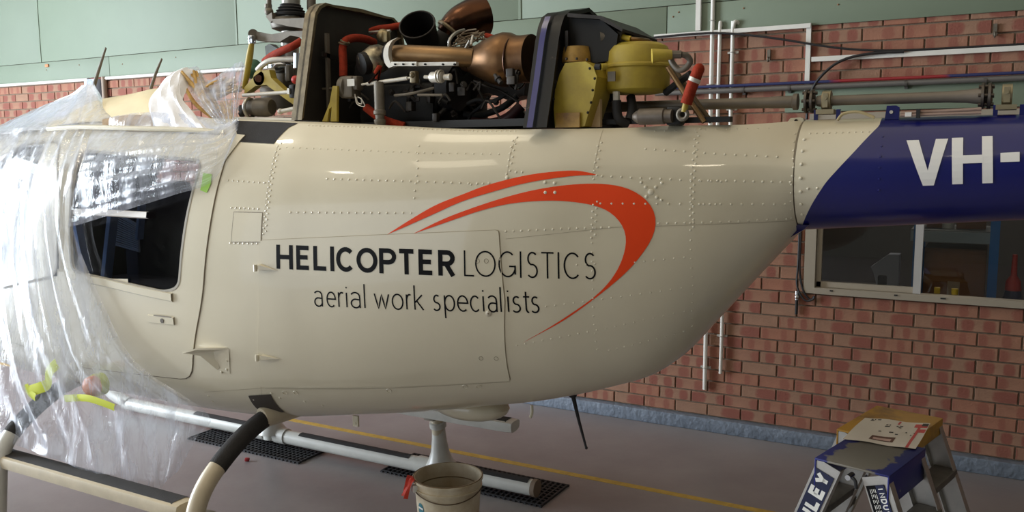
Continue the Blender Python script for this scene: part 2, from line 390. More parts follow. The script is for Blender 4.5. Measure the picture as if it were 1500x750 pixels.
for x in (.80, 1.17, 1.47, 2.17, 2.6): MB().cyl((x-.008, WY-.045, 2.405), (x+.008, WY-.045, 2.406), .0215, n=12).box((x, WY-.012, 2.39), (.02, .03, .03)).build('pipe_clip', mat('grey_clip', srgb(96, 92, 88), .5, .4), t)
cabm = mat('black_cable', srgb(34, 32, 34), .5)
wallthing('wall_cable', 'black cable slung from the green sheets across to the trunking above the boom', 'cable', MB().tube([(.45, WY-.05, 2.79), (.93, WY-.055, 2.795), (1.3, WY-.052, 2.745), (1.75, WY-.045, 2.648), (2.06, WY-.04, 2.612), (2.5, WY-.02, 2.607), (3.6, WY-.02, 2.607)], .0075, 8), cabm)
wallthing('wall_cable', 'black cable curving down from the trunking behind the tail drive coupling', 'cable', MB().tube([(2.15, WY-.04, 2.60), (1.95, WY-.05, 2.598), (1.78, WY-.055, 2.56), (1.66, WY-.06, 2.46), (1.60, WY-.06, 2.34), (1.59, WY-.06, 2.2)], .009, 8), cabm)
wallthing('wall_cable', 'black cable looped on the bricks left of the window', 'cable', MB().tube([(1.557, WY-.015, 2.2), (1.560, WY-.015, 1.46), (1.560, WY-.02, 1.23), (1.556, WY-.022, 1.11), (1.585, WY-.028, 1.035), (1.625, WY-.03, .998), (1.666, WY-.03, 1.012), (1.672, WY-.026, 1.03), (1.655, WY-.022, 1.01), (1.635, WY-.02, 1.015), (1.598, WY-.02, 1.07), (1.572, WY-.018, 1.2), (1.570, WY-.015, 1.5), (1.567, WY-.015, 2.2)], .0065, 8), cabm)
t = thing('cable_gland', 'small chrome and black cable connector hanging left of the window', 'connector', (1.56, WY-.02, .9))
MB().cyl((1.560, WY-.02, 1.06), (1.560, WY-.02, 1.0), .014).ball((1.562, WY-.03, 1.02), .016).build('socket', chrome, t)
MB().cyl((1.560, WY-.02, 1.0), (1.560, WY-.02, .90), .010).build('plug', rubber, t)
t = thing('eye_bolt', 'small steel bracket bolted to the bricks above the drive shaft', 'bracket', (1.32, WY, 2.6))
MB().box((1.325, WY-.012, 2.63), (.02, .02, .07)).torus((1.325, WY-.03, 2.60), (1, 0, 0), .014, .005).build('plate', castgrey, t)
t = thing('eye_bolt', 'small steel bracket bolted to the bricks near the top right corner', 'bracket', (2.63, WY, 2.68))
MB().box((2.635, WY-.012, 2.70), (.02, .02, .07)).torus((2.635, WY-.03, 2.67), (1, 0, 0), .014, .005).build('plate', castgrey, t)
t = thing('switch_box', 'pale blue electrical box high on the bricks behind the plastic', 'box', (-5.62, WY, 2.5))
MB().box((-5.64, WY-.05, 2.66), (.17, .10, .24), bevel=.01).build('casing', mat('box_blue', srgb(176, 190, 214), .5), t)
MB().box((-5.64, WY-.103, 2.58), (.03, .01, .02)).build('catch', rubber, t)
wallthing('wall_conduit', 'brown vertical conduit beside the pale blue electrical box', 'conduit', MB().cyl((-5.49, WY-.03, 2.80), (-5.49, WY-.03, 1.2), .028), mat('conduit_brown', srgb(150, 130, 112), .6))

# ---- window
framem = mat('window_aluminium', srgb(168, 158, 142), .5, .25)
mullm = mat('mullion_aluminium', srgb(196, 194, 192), .4, .3)
FY = WY-.005
w = MB()
w.box((WX0+.035, FY+.02, (WZ0+WZ1)/2), (.07, .07, WZ1-WZ0-.005)).box((WX1-.035, FY+.02, (WZ0+WZ1)/2), (.07, .07, WZ1-WZ0-.005))
w.box(((WX0+WX1)/2, FY+.02, WZ0+.022), (WX1-WX0-.14, .09, .040)).box(((WX0+WX1)/2, FY+.02, WZ1-.022), (WX1-WX0-.14, .09, .040))
win = struct(w.build('window_1', framem, smooth=False))
MB().box((2.287, FY+.025, (WZ0+WZ1)/2), (.045, .05, WZ1-WZ0-.088)).build('mullion', mullm, win, smooth=False)
s = MB().box((1.688, FY+.035, (WZ0+WZ1)/2), (.032, .03, WZ1-WZ0-.09)).box((1.97, FY+.035, WZ0+.062), (.59, .03, .036)).box((1.97, FY+.035, WZ1-.062), (.59, .03, .036))
s.build('sash', framem, win, smooth=False)
MB().box((1.985, FY+.04, (WZ0+WZ1)/2), (.56, .005, WZ1-WZ0-.165)).build('glass_pane', clearglass, win, smooth=False)
MB().box((2.87, FY+.045, (WZ0+WZ1)/2), (1.11, .005, WZ1-WZ0-.09)).build('glass_pane', clearglass, win, smooth=False)
stuff(MB().box((1.78, FY-.028, WZ0+.03), (.02, .006, .008)).box((2.17, FY-.028, WZ0+.03), (.02, .006, .008)).box((2.44, FY-.028, WZ0+.03), (.03, .006, .008)).build('drain_slot', rubber, win))

# ---- the store room behind the glass
store = mat('store_paint', srgb(96, 90, 86), .9)
for nm, c, sz in (('wall_far', (3.2, 9.05, 1.5), (6.0, .1, 3.2)), ('wall_far_left', (.2, 7.6, 1.5), (.1, 2.9, 3.2)), ('wall_far_right', (6.2, 7.6, 1.5), (.1, 2.9, 3.2)), ('floor_far', (3.2, 7.6, -.05), (6, 2.9, .1)), ('ceiling_far', (3.2, 7.6, 3.1), (6, 2.9, .1))):
    struct(MB().box(c, sz).build(nm, store, smooth=False))
rackblue = mat('rack_blue', srgb(34, 98, 160), .5)
t = thing('storage_rack', 'blue-posted storage rack behind the right window pane', 'rack', (2.44, 6.75, 0))
for x, y in ((2.245, 6.5), (2.235, 7.0), (2.705, 6.5), (2.705, 7.0)): MB().box((x, y, 1.3), (.055, .05, 2.6)).build('post', rackblue, t, smooth=False)
for z in (.55, 1.44): MB().box((2.4375, 6.75, z), (.48, .5, .03)).build('shelf', mat('shelf_grey', srgb(118, 118, 116), .6), t, smooth=False)
for z in (.53, 1.41): MB().box((2.4375, 6.49, z), (.48, .02, .07)).build('beam', mat('beam_grey', srgb(130, 138, 142), .6), t, smooth=False)
cardm = mat('cardboard', srgb(132, 88, 58), .85, var=.2, vscale=5)
def carton(x, y, z, sx, sy, sz, label):
    t = thing('carton', label, 'box', (x, y, z))
    MB().box((x, y, z+sz/2), (sx, sy, sz), bevel=.006).build('box_body', cardm, t)
    MB().box((x, y-sy/2-.001, z+sz*.62), (sx*.2, .003, sz*.16)).build('label_patch', mat('label_paper', srgb(170, 150, 130), .8), t)
    MB().box((x, y-sy/2-.001, z+sz*.97), (sx*.98, .003, .02)).build('flap', cardm, t)
carton(2.475, 6.75, .566, .38, .36, .76, 'large brown carton on the lower shelf behind the right pane')
carton(2.56, 6.8, 1.456, .18, .3, .20, 'small brown carton on the upper shelf beside the blue post')
carton(2.34, 6.8, 1.456, .11, .3, .12, 'low brown carton at the left end of the upper shelf')
tag(MB().lathe((2.42, 6.66, 1.456), (0, 0, 1), [(0, .04), (.10, .04), (.13, .025), (.16, .025)], 14).build('storage_jar', lightmetal), 'pale jar between the cartons on the upper shelf behind the window', 'jar')
t = thing('red_sprayer', 'red and blue sprayer right of the blue rack post', 'sprayer', (2.83, 6.6, 0))
MB().lathe((2.83, 6.6, 0), (0, 0, 1), [(0, .06), (1.0, .06), (1.06, .045)], 14).build('tank', mat('navy_plastic', srgb(34, 44, 80), .5), t)
MB().lathe((2.83, 6.6, 1.06), (0, 0, 1), [(0, .05), (.06, .045), (.10, .02), (.24, .015)], 14).build('head', mat('red_plastic', srgb(200, 50, 34), .5), t)
t = thing('work_bench', 'dark bench inside the room behind the left pane', 'bench', (1.6, 6.7, 0))
MB().box((1.55, 6.7, .965), (1.16, .6, .05)).build('bench_top', mat('bench_dark', srgb(64, 58, 52), .7), t)
for x in (1.05, 2.05): MB().box((x, 6.7, .47), (.06, .5, .94)).build('leg', mat('bench_dark', srgb(64, 58, 52), .7), t)
tag(MB().lathe((2.03, 6.5, .99), (0, 0, 1), [(0, .03), (.12, .03), (.13, .025)], 14).build('black_flask', rubber), 'short black flask on the bench behind the left pane', 'flask')
b = MB().prism([(1.97, 6.78, .99), (2.11, 6.78, .99), (2.11, 6.78, 1.24), (2.04, 6.78, 1.24), (1.92, 6.78, 1.14), (1.94, 6.78, 1.10)], (0, .12, 0))
tag(b.build('white_bag', mat('bag_grey', srgb(176, 178, 190), .7)), 'pale grey bag on the bench behind the left pane', 'bag')
ym = mat('yellow_plastic', srgb(214, 176, 40), .5)
tag(MB().box((2.40, WY+.085, WZ0+.062), (.035, .03, .04), bevel=.005).build('yellow_block', ym), 'yellow block inside the sill just right of the mullion', 'block')
tag(MB().cyl((2.50, WY+.085, WZ0+.043), (2.50, WY+.085, WZ0+.08), .02).build('yellow_tin', ym), 'yellow tin inside the sill, further right of the mullion', 'tin')

# ================================================================ the helicopter
YC = 3.28                                     # its centre plane, parallel to the back wall
heli = thing('helicopter', 'cream and navy helicopter under maintenance with its engine cowls removed', 'helicopter', (0, YC, 0))
# stations along the fuselage: x, half width, height of greatest width, deck height, deck half width, belly height, bilge exponent
ST = np.array([(-3.4, 0.1, 1.15, 1.5, 0.05, 0.95, 2.0), (-3.1, 0.38, 1.2, 1.75, 0.15, 0.8, 2.2), (-2.6, 0.58, 1.28, 2.1, 0.28, 0.72, 2.6), (-2.0, 0.66, 1.36, 2.17, 0.36, 0.7, 3.0), (-1.4, 0.68, 1.4, 2.19, 0.4, 0.7, 3.2), (-0.9, 0.68, 1.42, 2.18, 0.42, 0.7, 3.2), (-0.5, 0.675, 1.45, 2.165, 0.43, 0.71, 3.2), (-0.2, 0.66, 1.48, 2.15, 0.43, 0.73, 3.1), (0.05, 0.637, 1.5, 2.138, 0.43, 0.765, 3.0), (0.2, 0.615, 1.52, 2.13, 0.42, 0.79, 3.0), (0.4, 0.587, 1.55, 2.118, 0.405, 0.82, 2.9), (0.6, 0.555, 1.58, 2.105, 0.39, 0.855, 2.8), (0.8, 0.517, 1.61, 2.095, 0.365, 0.895, 2.7), (1.0, 0.475, 1.64, 2.09, 0.34, 0.935, 2.6), (1.2, 0.43, 1.68, 2.088, 0.31, 0.99, 2.6), (1.35, 0.39, 1.71, 2.088, 0.28, 1.04, 2.5), (1.5, 0.352, 1.74, 2.09, 0.24, 1.1, 2.4), (1.62, 0.32, 1.77, 2.095, 0.21, 1.19, 2.3), (1.75, 0.285, 1.8, 2.095, 0.17, 1.34, 2.1), (1.85, 0.255, 1.84, 2.095, 0.14, 1.46, 2.0), (1.95, 0.225, 1.88, 2.1, 0.1, 1.58, 2.0), (2.06, 0.2, 1.91, 2.11, 0.03, 1.71, 2.0)])
def pch(k, xq):
    x, y = ST[:, 0], ST[:, k]; h = np.diff(x); d = np.diff(y)/h; m = np.zeros(len(x)); m[0], m[-1] = d[0], d[-1]
    for i in range(1, len(x)-1):
        if d[i-1]*d[i] > 0:
            w1 = 2*h[i]+h[i-1]; w2 = h[i]+2*h[i-1]; m[i] = (w1+w2)/(w1/d[i-1]+w2/d[i])
    i = int(np.clip(np.searchsorted(x, xq)-1, 0, len(h)-1)); t = (xq-x[i])/h[i]
    return (2*t**3-3*t*t+1)*y[i]+(t**3-2*t*t+t)*h[i]*m[i]+(-2*t**3+3*t*t)*y[i+1]+(t**3-t*t)*h[i]*m[i+1]
def section(X, n=30):
    w, zm, zd, yd, zb, q = [pch(k, X) for k in range(1, 7)]
    p0 = np.array([yd, zd]); p3 = np.array([w, zm]); L = zd-zm; a = math.radians(38)
    k = min((w-yd)*.75/math.cos(a), L*.6); p1 = p0+np.array([math.cos(a), -math.sin(a)])*k; p2 = p3+np.array([0, L*.45])
    P = [(1-t)**3*p0+3*t*(1-t)**2*p1+3*t*t*(1-t)*p2+t**3*p3 for t in np.linspace(0, 1, n)]
    P += [np.array([w*math.cos(th)**(2/q), zm-(zm-zb)*math.sin(th)**(2/q)]) for th in np.linspace(0, PI/2, n)[1:]]
    return np.array(P)
_sx = np.linspace(-3.4, 2.06, 240); _sz = np.linspace(.69, 2.2, 260)
_T = []
for X in _sx:
    P = section(X, 50); _T.append(np.interp(-_sz, -P[:, 1], P[:, 0]))
_T = np.array(_T)
def halfw(X, z):
    if X > 2.06:
        r = .2-(X-2.06)*.04; zc = 1.912+(X-2.06)*.045; return math.sqrt(max(r*r-(z-zc)**2, 1e-6))
    i = np.clip((X+3.4)/(5.46)*239, 0, 238.999); j = np.clip((z-.69)/1.51*259, 0, 258.999)
    a, b = int(i), int(j); u, v = i-a, j-b
    return float((1-u)*((1-v)*_T[a, b]+v*_T[a, b+1])+u*((1-v)*_T[a+1, b]+v*_T[a+1, b+1]))
def skin(X, z, off=0., side=-1):
    """point on the fuselage side at (X, z), lifted off along its normal; side -1 is the side seen"""
    h = halfw(X, z); e = .012
    gx = (halfw(X+e, z)-halfw(X-e, z))/(2*e); gz = (halfw(X, z+e)-halfw(X, z-e))/(2*e)
    n = Vector((-gx, side, -gz)); n.normalize()
    return Vector((X, YC+side*h, z))+n*off
def poly_dense(P, step=.03, closed=True):
    out = []; n = len(P)
    for i in range(n if closed else n-1):
        a, b = np.array(P[i]), np.array(P[(i+1) % n]); k = max(1, int(np.ceil(np.linalg.norm(b-a)/step)))
        out += [tuple(a+(b-a)*t/k) for t in range(k)]
    return out if closed else out+[tuple(P[-1])]
def round_poly(P, r=.05, n=5):
    out = []; m = len(P)
    for i in range(m):
        p = np.array(P[i]); a = np.array(P[i-1])-p; b = np.array(P[(i+1) % m])-p
        la, lb = np.linalg.norm(a), np.linalg.norm(b); rr = min(r, la*.45, lb*.45)
        s, e = p+a/la*rr, p+b/lb*rr
        out += [tuple((1-t)**2*s+2*t*(1-t)*p+t*t*e) for t in np.linspace(0, 1, n)]
    return out
def inpoly(p, P): return inside(p, P)
def polar(P, c, angs):
    """radius of a closed outline around c at the given angles"""
    res = []
    for a in angs:
        d = np.array([math.cos(a), math.sin(a)]); best = 0
        for i in range(len(P)):
            p, q = np.array(P[i-1])-c, np.array(P[i])-c; e = q-p; den = d[0]*e[1]-d[1]*e[0]
            if abs(den) < 1e-12: continue
            t = (p[0]*e[1]-p[1]*e[0])/den; s = (p[0]*d[1]-p[1]*d[0])/den
            if t > 0 and -1e-6 <= s <= 1+1e-6: best = max(best, t)
        res.append(best)
    return np.array(res)
def ring_panel(outer, inner, off, name, m, parent, rows=10, thick=.006, side=-1):
    """a skin panel between two outlines given in (x, z), following the fuselage, with a rim"""
    outer, inner = poly_dense(outer), poly_dense(inner)
    c = np.mean(np.array(inner), 0)
    angs = sorted(set([round(math.atan2(p[1]-c[1], p[0]-c[0]), 4) for p in outer+inner]))
    ro, ri = polar(outer, c, angs), polar(inner, c, angs)
    R = []
    R.append([skin(c[0]+ri[i]*math.cos(a), c[1]+ri[i]*math.sin(a), off-thick*2.5, side) for i, a in enumerate(angs)])
    for k in range(rows+1):
        f = k/rows
        R.append([skin(c[0]+(ri[i]+(ro[i]-ri[i])*f)*math.cos(a), c[1]+(ri[i]+(ro[i]-ri[i])*f)*math.sin(a), off, side) for i, a in enumerate(angs)])
    R.append([skin(c[0]+ro[i]*math.cos(a), c[1]+ro[i]*math.sin(a), off-thick, side) for i, a in enumerate(angs)])
    R = [r+[r[0]] for r in R]
    return MB().grid(R).build(name, m, parent, angle=30)
def disc_panel(outer, off, name, m, parent, rows=8, thick=0., side=-1, angle=30):
    outer = poly_dense(outer, .02); c = np.mean(np.array(outer), 0)
    R = []
    for k in range(rows+1):
        f = .002+.998*k/rows; R.append([skin(c[0]+(p[0]-c[0])*f, c[1]+(p[1]-c[1])*f, off, side) for p in outer])
    if thick: R.append([skin(p[0], p[1], off-thick, side) for p in outer])
    R = [r+[r[0]] for r in R]
    return MB().grid(R).build(name, m, parent, angle=angle)
def strip_mesh(mb, pts, w, off, closed=False, step=.02):
    P = poly_dense(pts, step, closed); n = len(P); A, B = [], []
    for i in range(n):
        a = np.array(P[(i-1) % n if closed else max(i-1, 0)]); b = np.array(P[(i+1) % n if closed else min(i+1, n-1)])
        d = b-a; d = d/np.linalg.norm(d); nr = np.array([-d[1], d[0]])*w/2
        A.append(skin(*(np.array(P[i])+nr), off)); B.append(skin(*(np.array(P[i])-nr), off))
    if closed: A.append(A[0]); B.append(B[0])
    mb.grid([A, B]); return mb

# ---- outlines on the seen side, (x, z) in metres
WIN_REAR = round_poly([(-1.3141, 2.0161), (-0.4474, 1.9695), (-0.414, 1.9395), (-0.5005, 1.41), (-0.6015, 1.3844), (-1.2475, 1.4382), (-1.265, 1.7574)], .05)
DOOR_REAR = round_poly([(-1.6347, 2.1312), (-0.2961, 2.0803), (-0.2769, 1.9577), (-0.2959, 1.7516), (-0.36, 1.3584), (-0.5052, 0.9684), (-1.386, 0.928), (-1.3357, 1.419), (-1.3841, 1.7545)], .09)
WIN_FRONT = round_poly([(-1.9084, 2.0479), (-1.5222, 2.0622), (-1.3458, 1.7554), (-1.3805, 1.4093), (-2.2072, 1.2373), (-2.4445, 1.4941), (-2.1229, 1.8725)], .06)
_xf = min(p[0] for p in DOOR_REAR)-.03
DOOR_FRONT = round_poly([(-2.75, 1.1), (_xf, .98), (_xf, 1.5), (_xf, 2.07), (-2.15, 2.07), (-2.62, 1.70)], .08)
grow = lambda P, d: [tuple(np.array(p)+(np.array(p)-np.mean(np.array(P), 0))*d) for p in P]
HOLES = [grow(WIN_REAR, .13), grow(WIN_FRONT, .045)]

# ---- fuselage shell, open behind the windows on both sides
def build_fuselage():
    xs = np.concatenate([np.linspace(-3.4, -2.8, 10), np.linspace(-2.75, 2.06, 190)])
    rings = []
    for X in xs:
        P = section(X, 30)
        ring = [Vector((X, YC-y, z)) for y, z in P]+[Vector((X, YC+y, z)) for y, z in P[::-1][1:]]
        rings.append(ring)
    n = len(rings[0]); vs = [p for r in rings for p in r]; fs = []; deck = []
    for i in range(len(rings)-1):
        for k in range(n):
            q = (i*n+k, (i+1)*n+k, (i+1)*n+(k+1) % n, i*n+(k+1) % n)
            c = sum((vs[j] for j in q), Vector())/4
            if .8 < c.z < 2.1 and k < n-1 and any(inpoly((c.x, c.z), H) for H in HOLES): continue
            fs.append(q)
    fs.append(tuple(range(n))); 
    return MB().add(vs, fs).build('fuselage', cream, heli, angle=40)
fus = build_fuselage()
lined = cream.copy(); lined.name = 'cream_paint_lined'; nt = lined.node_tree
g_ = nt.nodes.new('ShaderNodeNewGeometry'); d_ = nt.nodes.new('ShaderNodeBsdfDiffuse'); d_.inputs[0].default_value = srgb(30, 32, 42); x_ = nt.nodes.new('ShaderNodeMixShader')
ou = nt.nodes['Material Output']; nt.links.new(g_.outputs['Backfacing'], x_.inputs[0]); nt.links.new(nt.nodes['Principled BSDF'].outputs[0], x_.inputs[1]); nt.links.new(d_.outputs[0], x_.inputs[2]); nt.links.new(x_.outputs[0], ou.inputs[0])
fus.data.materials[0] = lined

# ---- tail boom with its diagonal paint line
def boom_pt(X, a, off=0.):
    r = .2-(X-2.06)*.04+off; zc = 1.912+(X-2.06)*.045
    return Vector((X, YC-r*math.cos(a), zc+r*math.sin(a)))
LINE = np.array([(2.0662, 1.7242), (2.123, 1.8267), (2.1679, 1.8984), (2.2492, 1.9973), (2.3188, 2.0912)])
def paint_x(a):
    z = 1.912+.2*math.sin(a)+.01
    return float(np.interp(z, LINE[:, 1], LINE[:, 0]))
NA = 72
A_ = [2*PI*k/NA for k in range(NA+1)]
rows = [[boom_pt(2.064+(paint_x(a)-2.064)*t, a) for a in A_] for t in np.linspace(0, 1, 5)]
boom = MB().grid(rows).build('tail_boom', cream, heli, angle=40)
rows = [[boom_pt(paint_x(a)+(4.9-paint_x(a))*t, a) for a in A_] for t in np.linspace(0, 1, 24)]
bb = MB().grid(rows); bb.add([boom_pt(4.9, a) for a in A_[:-1]], [tuple(range(NA))])
lab(bb.build('navy_skin', blue, boom, angle=40), 'navy blue painted part of the tail boom')
MB().grid([[boom_pt(2.060+d, a, o) for a in A_] for d, o in ((-.004, -.01), (-.004, -.003), (.004, -.003), (.004, -.01))]).build('joint_gap', creamdark, boom)
# attachment collar and lugs
mbl = MB().prism([(1.995, 3.24, 2.094), (2.013, 3.24, 2.118), (2.047, 3.24, 2.12), (2.059, 3.24, 2.115), (2.059, 3.24, 2.09)], (0, .03, 0))
lug = mbl.build('boom_lug', cream, boom)
MB().cyl((2.034, 3.235, 2.108), (2.031, 3.25, 2.108), .006).build('bolt', black_vinyl, boom)
MB().prism([(2.022, 3.22, 1.681), (2.038, 3.22, 1.709), (2.063, 3.17, 1.739), (2.101, 3.17, 1.738), (2.082, 3.2, 1.72), (2.05, 3.22, 1.702)], (0, .12, 0)).build('boom_shoe', blue, boom, smooth=False)

# ---- cabin doors (part) with window pane, frame and handle (sub-parts)
def door(outer, win, name, lbl):
    d = ring_panel(outer, win, .004, name, cream, heli, 12)
    disc_panel(grow(win, .01), -.008, 'window_pane', glass, d, 8)
    mb = MB(); strip_mesh(mb, grow(win, .012), .012, .0062, True); mb.build('window_seal', mat('seal_grey', srgb(150, 142, 126), .6), d)
    mb = MB(); strip_mesh(mb, grow(outer, .004), .006, .0012, True); mb.build('door_gap', creamdark, d)
    lab(d, lbl); return d
dr = door(DOOR_REAR, WIN_REAR, 'cabin_door', 'rear cabin door with tinted window')
df = door(DOOR_FRONT, WIN_FRONT, 'cabin_door', 'front cabin door behind the plastic')
# sill moulding under the rear window
sill = [(-1.2283, 1.4192), (-0.9827, 1.4022), (-0.7413, 1.3805), (-0.5397, 1.3666)]
P = poly_dense(sill, .03, False)
MB().grid([[skin(x, z+dz, o) for x, z in P] for dz, o in ((.012, .003), (.010, .014), (-.022, .014), (-.030, .003))]).build('window_sill', cream, dr)
MB().grid([[skin(x, z+dz, o) for x, z in poly_dense([(-1.3131, 1.4273), (-1.295, 1.6571), (-1.3491, 1.9556)], .03, False)] for dz, o in ((0, .003),)] + [[skin(x-.03, z, .012) for x, z in poly_dense([(-1.3131, 1.4273), (-1.295, 1.6571), (-1.3491, 1.9556)], .03, False)]]).build('door_post_trim', cream, dr)
# latch
hx, hz = (-0.6266, 1.2489)
q = skin(hx, hz)
L0, L1 = (-0.7102, 1.2485), (-0.5398, 1.2505)
MB().grid([[skin(x, z+dz, o) for x, z in poly_dense([L0, L1], .01, False)] for dz, o in ((.019, .004), (.016, .011), (-.016, .011), (-.019, .004))]).build('latch_plate', cream, dr)
kx, kz = (-0.613, 1.247)
MB().cyl(skin(kx, kz, .008), skin(kx, kz, .0135), .011).build('lock', mat('lock_steel', srgb(90, 82, 74), .4, .6), dr)
MB().grid([[skin(x, z+dz, o) for x, z in poly_dense([(-0.6664, 1.2684), (-0.5474, 1.2687)], .01, False)] for dz, o in ((.003, .012), (-.003, .0125))]).build('handle_slot', creamdark, dr)

# ---- baggage door: a raised panel with hinges
BAG = round_poly([(-0.02267, 1.6377), (0.5541, 1.678), (1.037, 1.7084), (1.0549, 1.4374), (1.0208, 1.0948), (0.4761, 1.0303), (-0.09954, 0.979), (-0.04041, 1.3209)], .012, 3)
bag = disc_panel(BAG, .0042, 'baggage_door', cream, heli, 14, .0042)
lab(bag, 'large flat baggage door with two hinges')
mb = MB(); strip_mesh(mb, grow(BAG, .003), .0028, .0009, True); mb.build('door_gap', seamline, bag)
def hinge(a, b, c):
    a, b, c = np.array(a), np.array(b), np.array(c)
    P0 = skin(*a, .006); P1 = skin(*b, .006); P2 = skin(*c, .006)
    h = MB().tube([P0+Vector((0, -.012, .012)), P0+Vector((0, -.012, -.016))], .008, 8)
    s = Vector((0, 0, .014))
    h.add([P1+s, P1-s, P2, P1+s*.7+Vector((0, -.016, 0)), P1-s*.7+Vector((0, -.016, 0))], [(0, 1, 4, 3), (0, 3, 2), (3, 4, 2), (4, 1, 2)])
    h.bar(P0, P1, .02, .016)
    return h.build('hinge', cream, bag, angle=30)
hinge((-0.0368, 1.5242), (-0.01317, 1.5252), (0.06789, 1.5147)); hinge((-0.0715, 1.1283), (-0.04722, 1.1302), (0.04024, 1.1284))
def stud(mb, x, z, r, h=.003, off=0.):
    a = skin(x, z, off); b = skin(x, z, off+h)
    return mb.lathe(a, b-a, [(0, r), (h*.6, r), (h, r*.6)], 12)
camm = mat('camlock', srgb(196, 186, 166), .35, .3)
p = (0.9891, 1.3852); bl = stud(MB(), *p, .012, .006, .004).build('door_lock', camm, bag)
stud(MB(), *p, .004, .008, .004).build('key_hole', creamdark, bag)
for px in ((0.933, 1.1944), (0.9932, 1.1969), (0.9537, 1.5884), (0.9886, 1.5895)):
    a = skin(*px, .0045); b = skin(*px, .0065); MB().torus(a, b-a, .0085, .0008, 16, 5).build('camlock', creamdark, bag)
# small square access panel ahead of it
ACC = [(-0.172, 1.7518), (-0.02042, 1.7525), (-0.02288, 1.6322), (-0.1792, 1.6262)]
ap = disc_panel(ACC, .0016, 'access_panel', cream, fus, 4, .002)
mb = MB(); strip_mesh(mb, grow(ACC, .03), .003, .0012, True); mb.build('panel_gap', creamdark, fus)
# lap seams of the skin
mb = MB()
for S in ([(-0.01355, 2.0328), (-0.007461, 1.9293), (-0.006918, 1.787), (-0.01873, 1.6379)], [(-0.1203, 0.9763), (-0.1819, 0.8428)], [(-0.4787, 0.9046), (-0.104, 0.9713)], [(-0.1041, 0.9681), (0.4696, 1.0186), (1.0185, 1.0879)],
          [(1.0642, 1.6754), (1.4641, 1.7266), (1.7007, 1.7377), (2.055, 1.7549)], [(1.0612, 2.0557), (1.056, 1.9885), (1.0584, 1.9014)], [(1.3827, 2.083), (1.3853, 2.0021), (1.378, 1.9025)]):
    strip_mesh(mb, S, .0016, .0009)
stuff(mb.build('skin_seams', seamline, fus))
# rivet lines
RV = MB()
def rivets(P, pitch=.026, r=.0042, dbl=0.):
    P = poly_dense(P, .005, False); acc = pitch; last = np.array(P[0])
    for p in P:
        p = np.array(p); acc += np.linalg.norm(p-last); last = p
        if acc >= pitch:
            acc = 0
            for o in ((0, 0), (dbl, pitch/2)) if dbl else ((0, 0),):
                x, z = p[0]+o[0], p[1]+o[1]
                a = skin(x, z, -.0005); n = (skin(x, z, .004)-a).normalized()
                RV.lathe(a, n, [(0, r*1.15), (r*.45, r), (r*.7, r*.45)], 7)
rivets([(-0.2347, 1.8874), (-0.01396, 1.878)]); rivets([(-0.1914, 1.7715), (-0.03913, 1.7693)], .024); rivets([(-0.1878, 1.6199), (-0.02732, 1.6233)], .022)
rivets([(-0.0136, 2.0328), (-0.003551, 1.9294), (-0.003007, 1.7871), (-0.009893, 1.6556)], .024, dbl=.013)
rivets([(0.2814, 1.8971), (0.6277, 1.8913), (0.952, 1.8829)], .032); rivets([(0.1222, 1.7585), (0.6888, 1.7672)], .03); rivets([(0.0368, 2.0266), (0.692, 2.0006), (1.0344, 1.9937)], .034, .0032)
rivets([(0.6645, 2.0276), (0.6867, 1.9314), (0.6876, 1.8202)], .028)
rivets([(1.0506, 2.0454), (1.0558, 1.9577), (1.0524, 1.8962)], .024, dbl=.012); rivets([(0.9171, 1.8801), (1.0024, 1.8857)], .02); rivets([(1.0903, 1.9271), (1.1327, 1.9272)], .02)
rivets([(1.4125, 1.9126), (1.7189, 1.8987), (1.845, 1.8943)], .032); rivets([(1.7538, 1.8988), (2.0568, 1.8927)], .028)
rivets([(1.3817, 2.0221), (1.3834, 1.9026)], .026, dbl=.010); rivets([(1.3865, 1.808), (1.3809, 1.6669)], .024, dbl=.014); rivets([(1.3836, 1.667), (1.3848, 1.5022), (1.3786, 1.3132), (1.3766, 1.2348)], .030, .0036)
rivets([(1.0645, 1.704), (1.2919, 1.7185), (1.447, 1.7263)], .026); rivets([(1.6194, 1.7441), (1.8364, 1.7514), (2.0501, 1.7629)], .028); rivets([(1.4129, 1.8132), (1.8359, 1.8147)], .036); rivets([(1.7568, 1.8142), (2.0546, 1.8156)], .03)
rivets([(1.5547, 2.011), (1.7019, 2.0003), (1.8252, 1.99), (2.0278, 1.9795)], .03); rivets([(1.7171, 2.0687), (1.7248, 1.9808), (1.7279, 1.7009)], .024, dbl=.010); rivets([(1.7282, 1.6837), (1.7272, 1.4979), (1.6971, 1.3232)], .03, .0036)
rivets([(2.0435, 2.0606), (2.0589, 1.9444), (2.0494, 1.7601)], .026, .004); rivets([(1.0826, 1.2558), (1.368, 1.3269), (1.7137, 1.4177)], .032, .0038); rivets([(1.4194, 1.2477), (1.698, 1.3308)], .026, .004)
rivets([(1.2105, 1.4199), (1.7089, 1.5065)], .032, .0036); rivets([(1.3286, 1.5838), (1.3943, 1.5904)], .03, .0036); rivets([(1.5359, 1.5995), (1.7054, 1.6202)], .03, .0036)
rivets([(0.0904, 2.1192), (0.4564, 2.1046), (0.8847, 2.0846), (1.0572, 2.0821)], .019, .0034); rivets([(1.5731, 2.0754), (1.9845, 2.0831)], .03, .003); rivets([(-0.3883, 1.3868), (-0.407, 1.3084)], .016)
for px in ((-0.4283, 1.3158), (-0.4768, 1.3124), (-0.4591, 1.2572), (-0.4758, 0.8814), (-0.4824, 0.8458), (-0.2074, 0.8958), (-0.08421, 0.944), (-0.05584, 0.9208), (0.05905, 0.9117), (0.1288, 0.8933), (-0.3698, 1.8743), (-0.3378, 1.7564), (-0.3388, 1.5417)): stud(RV, *px, .006)
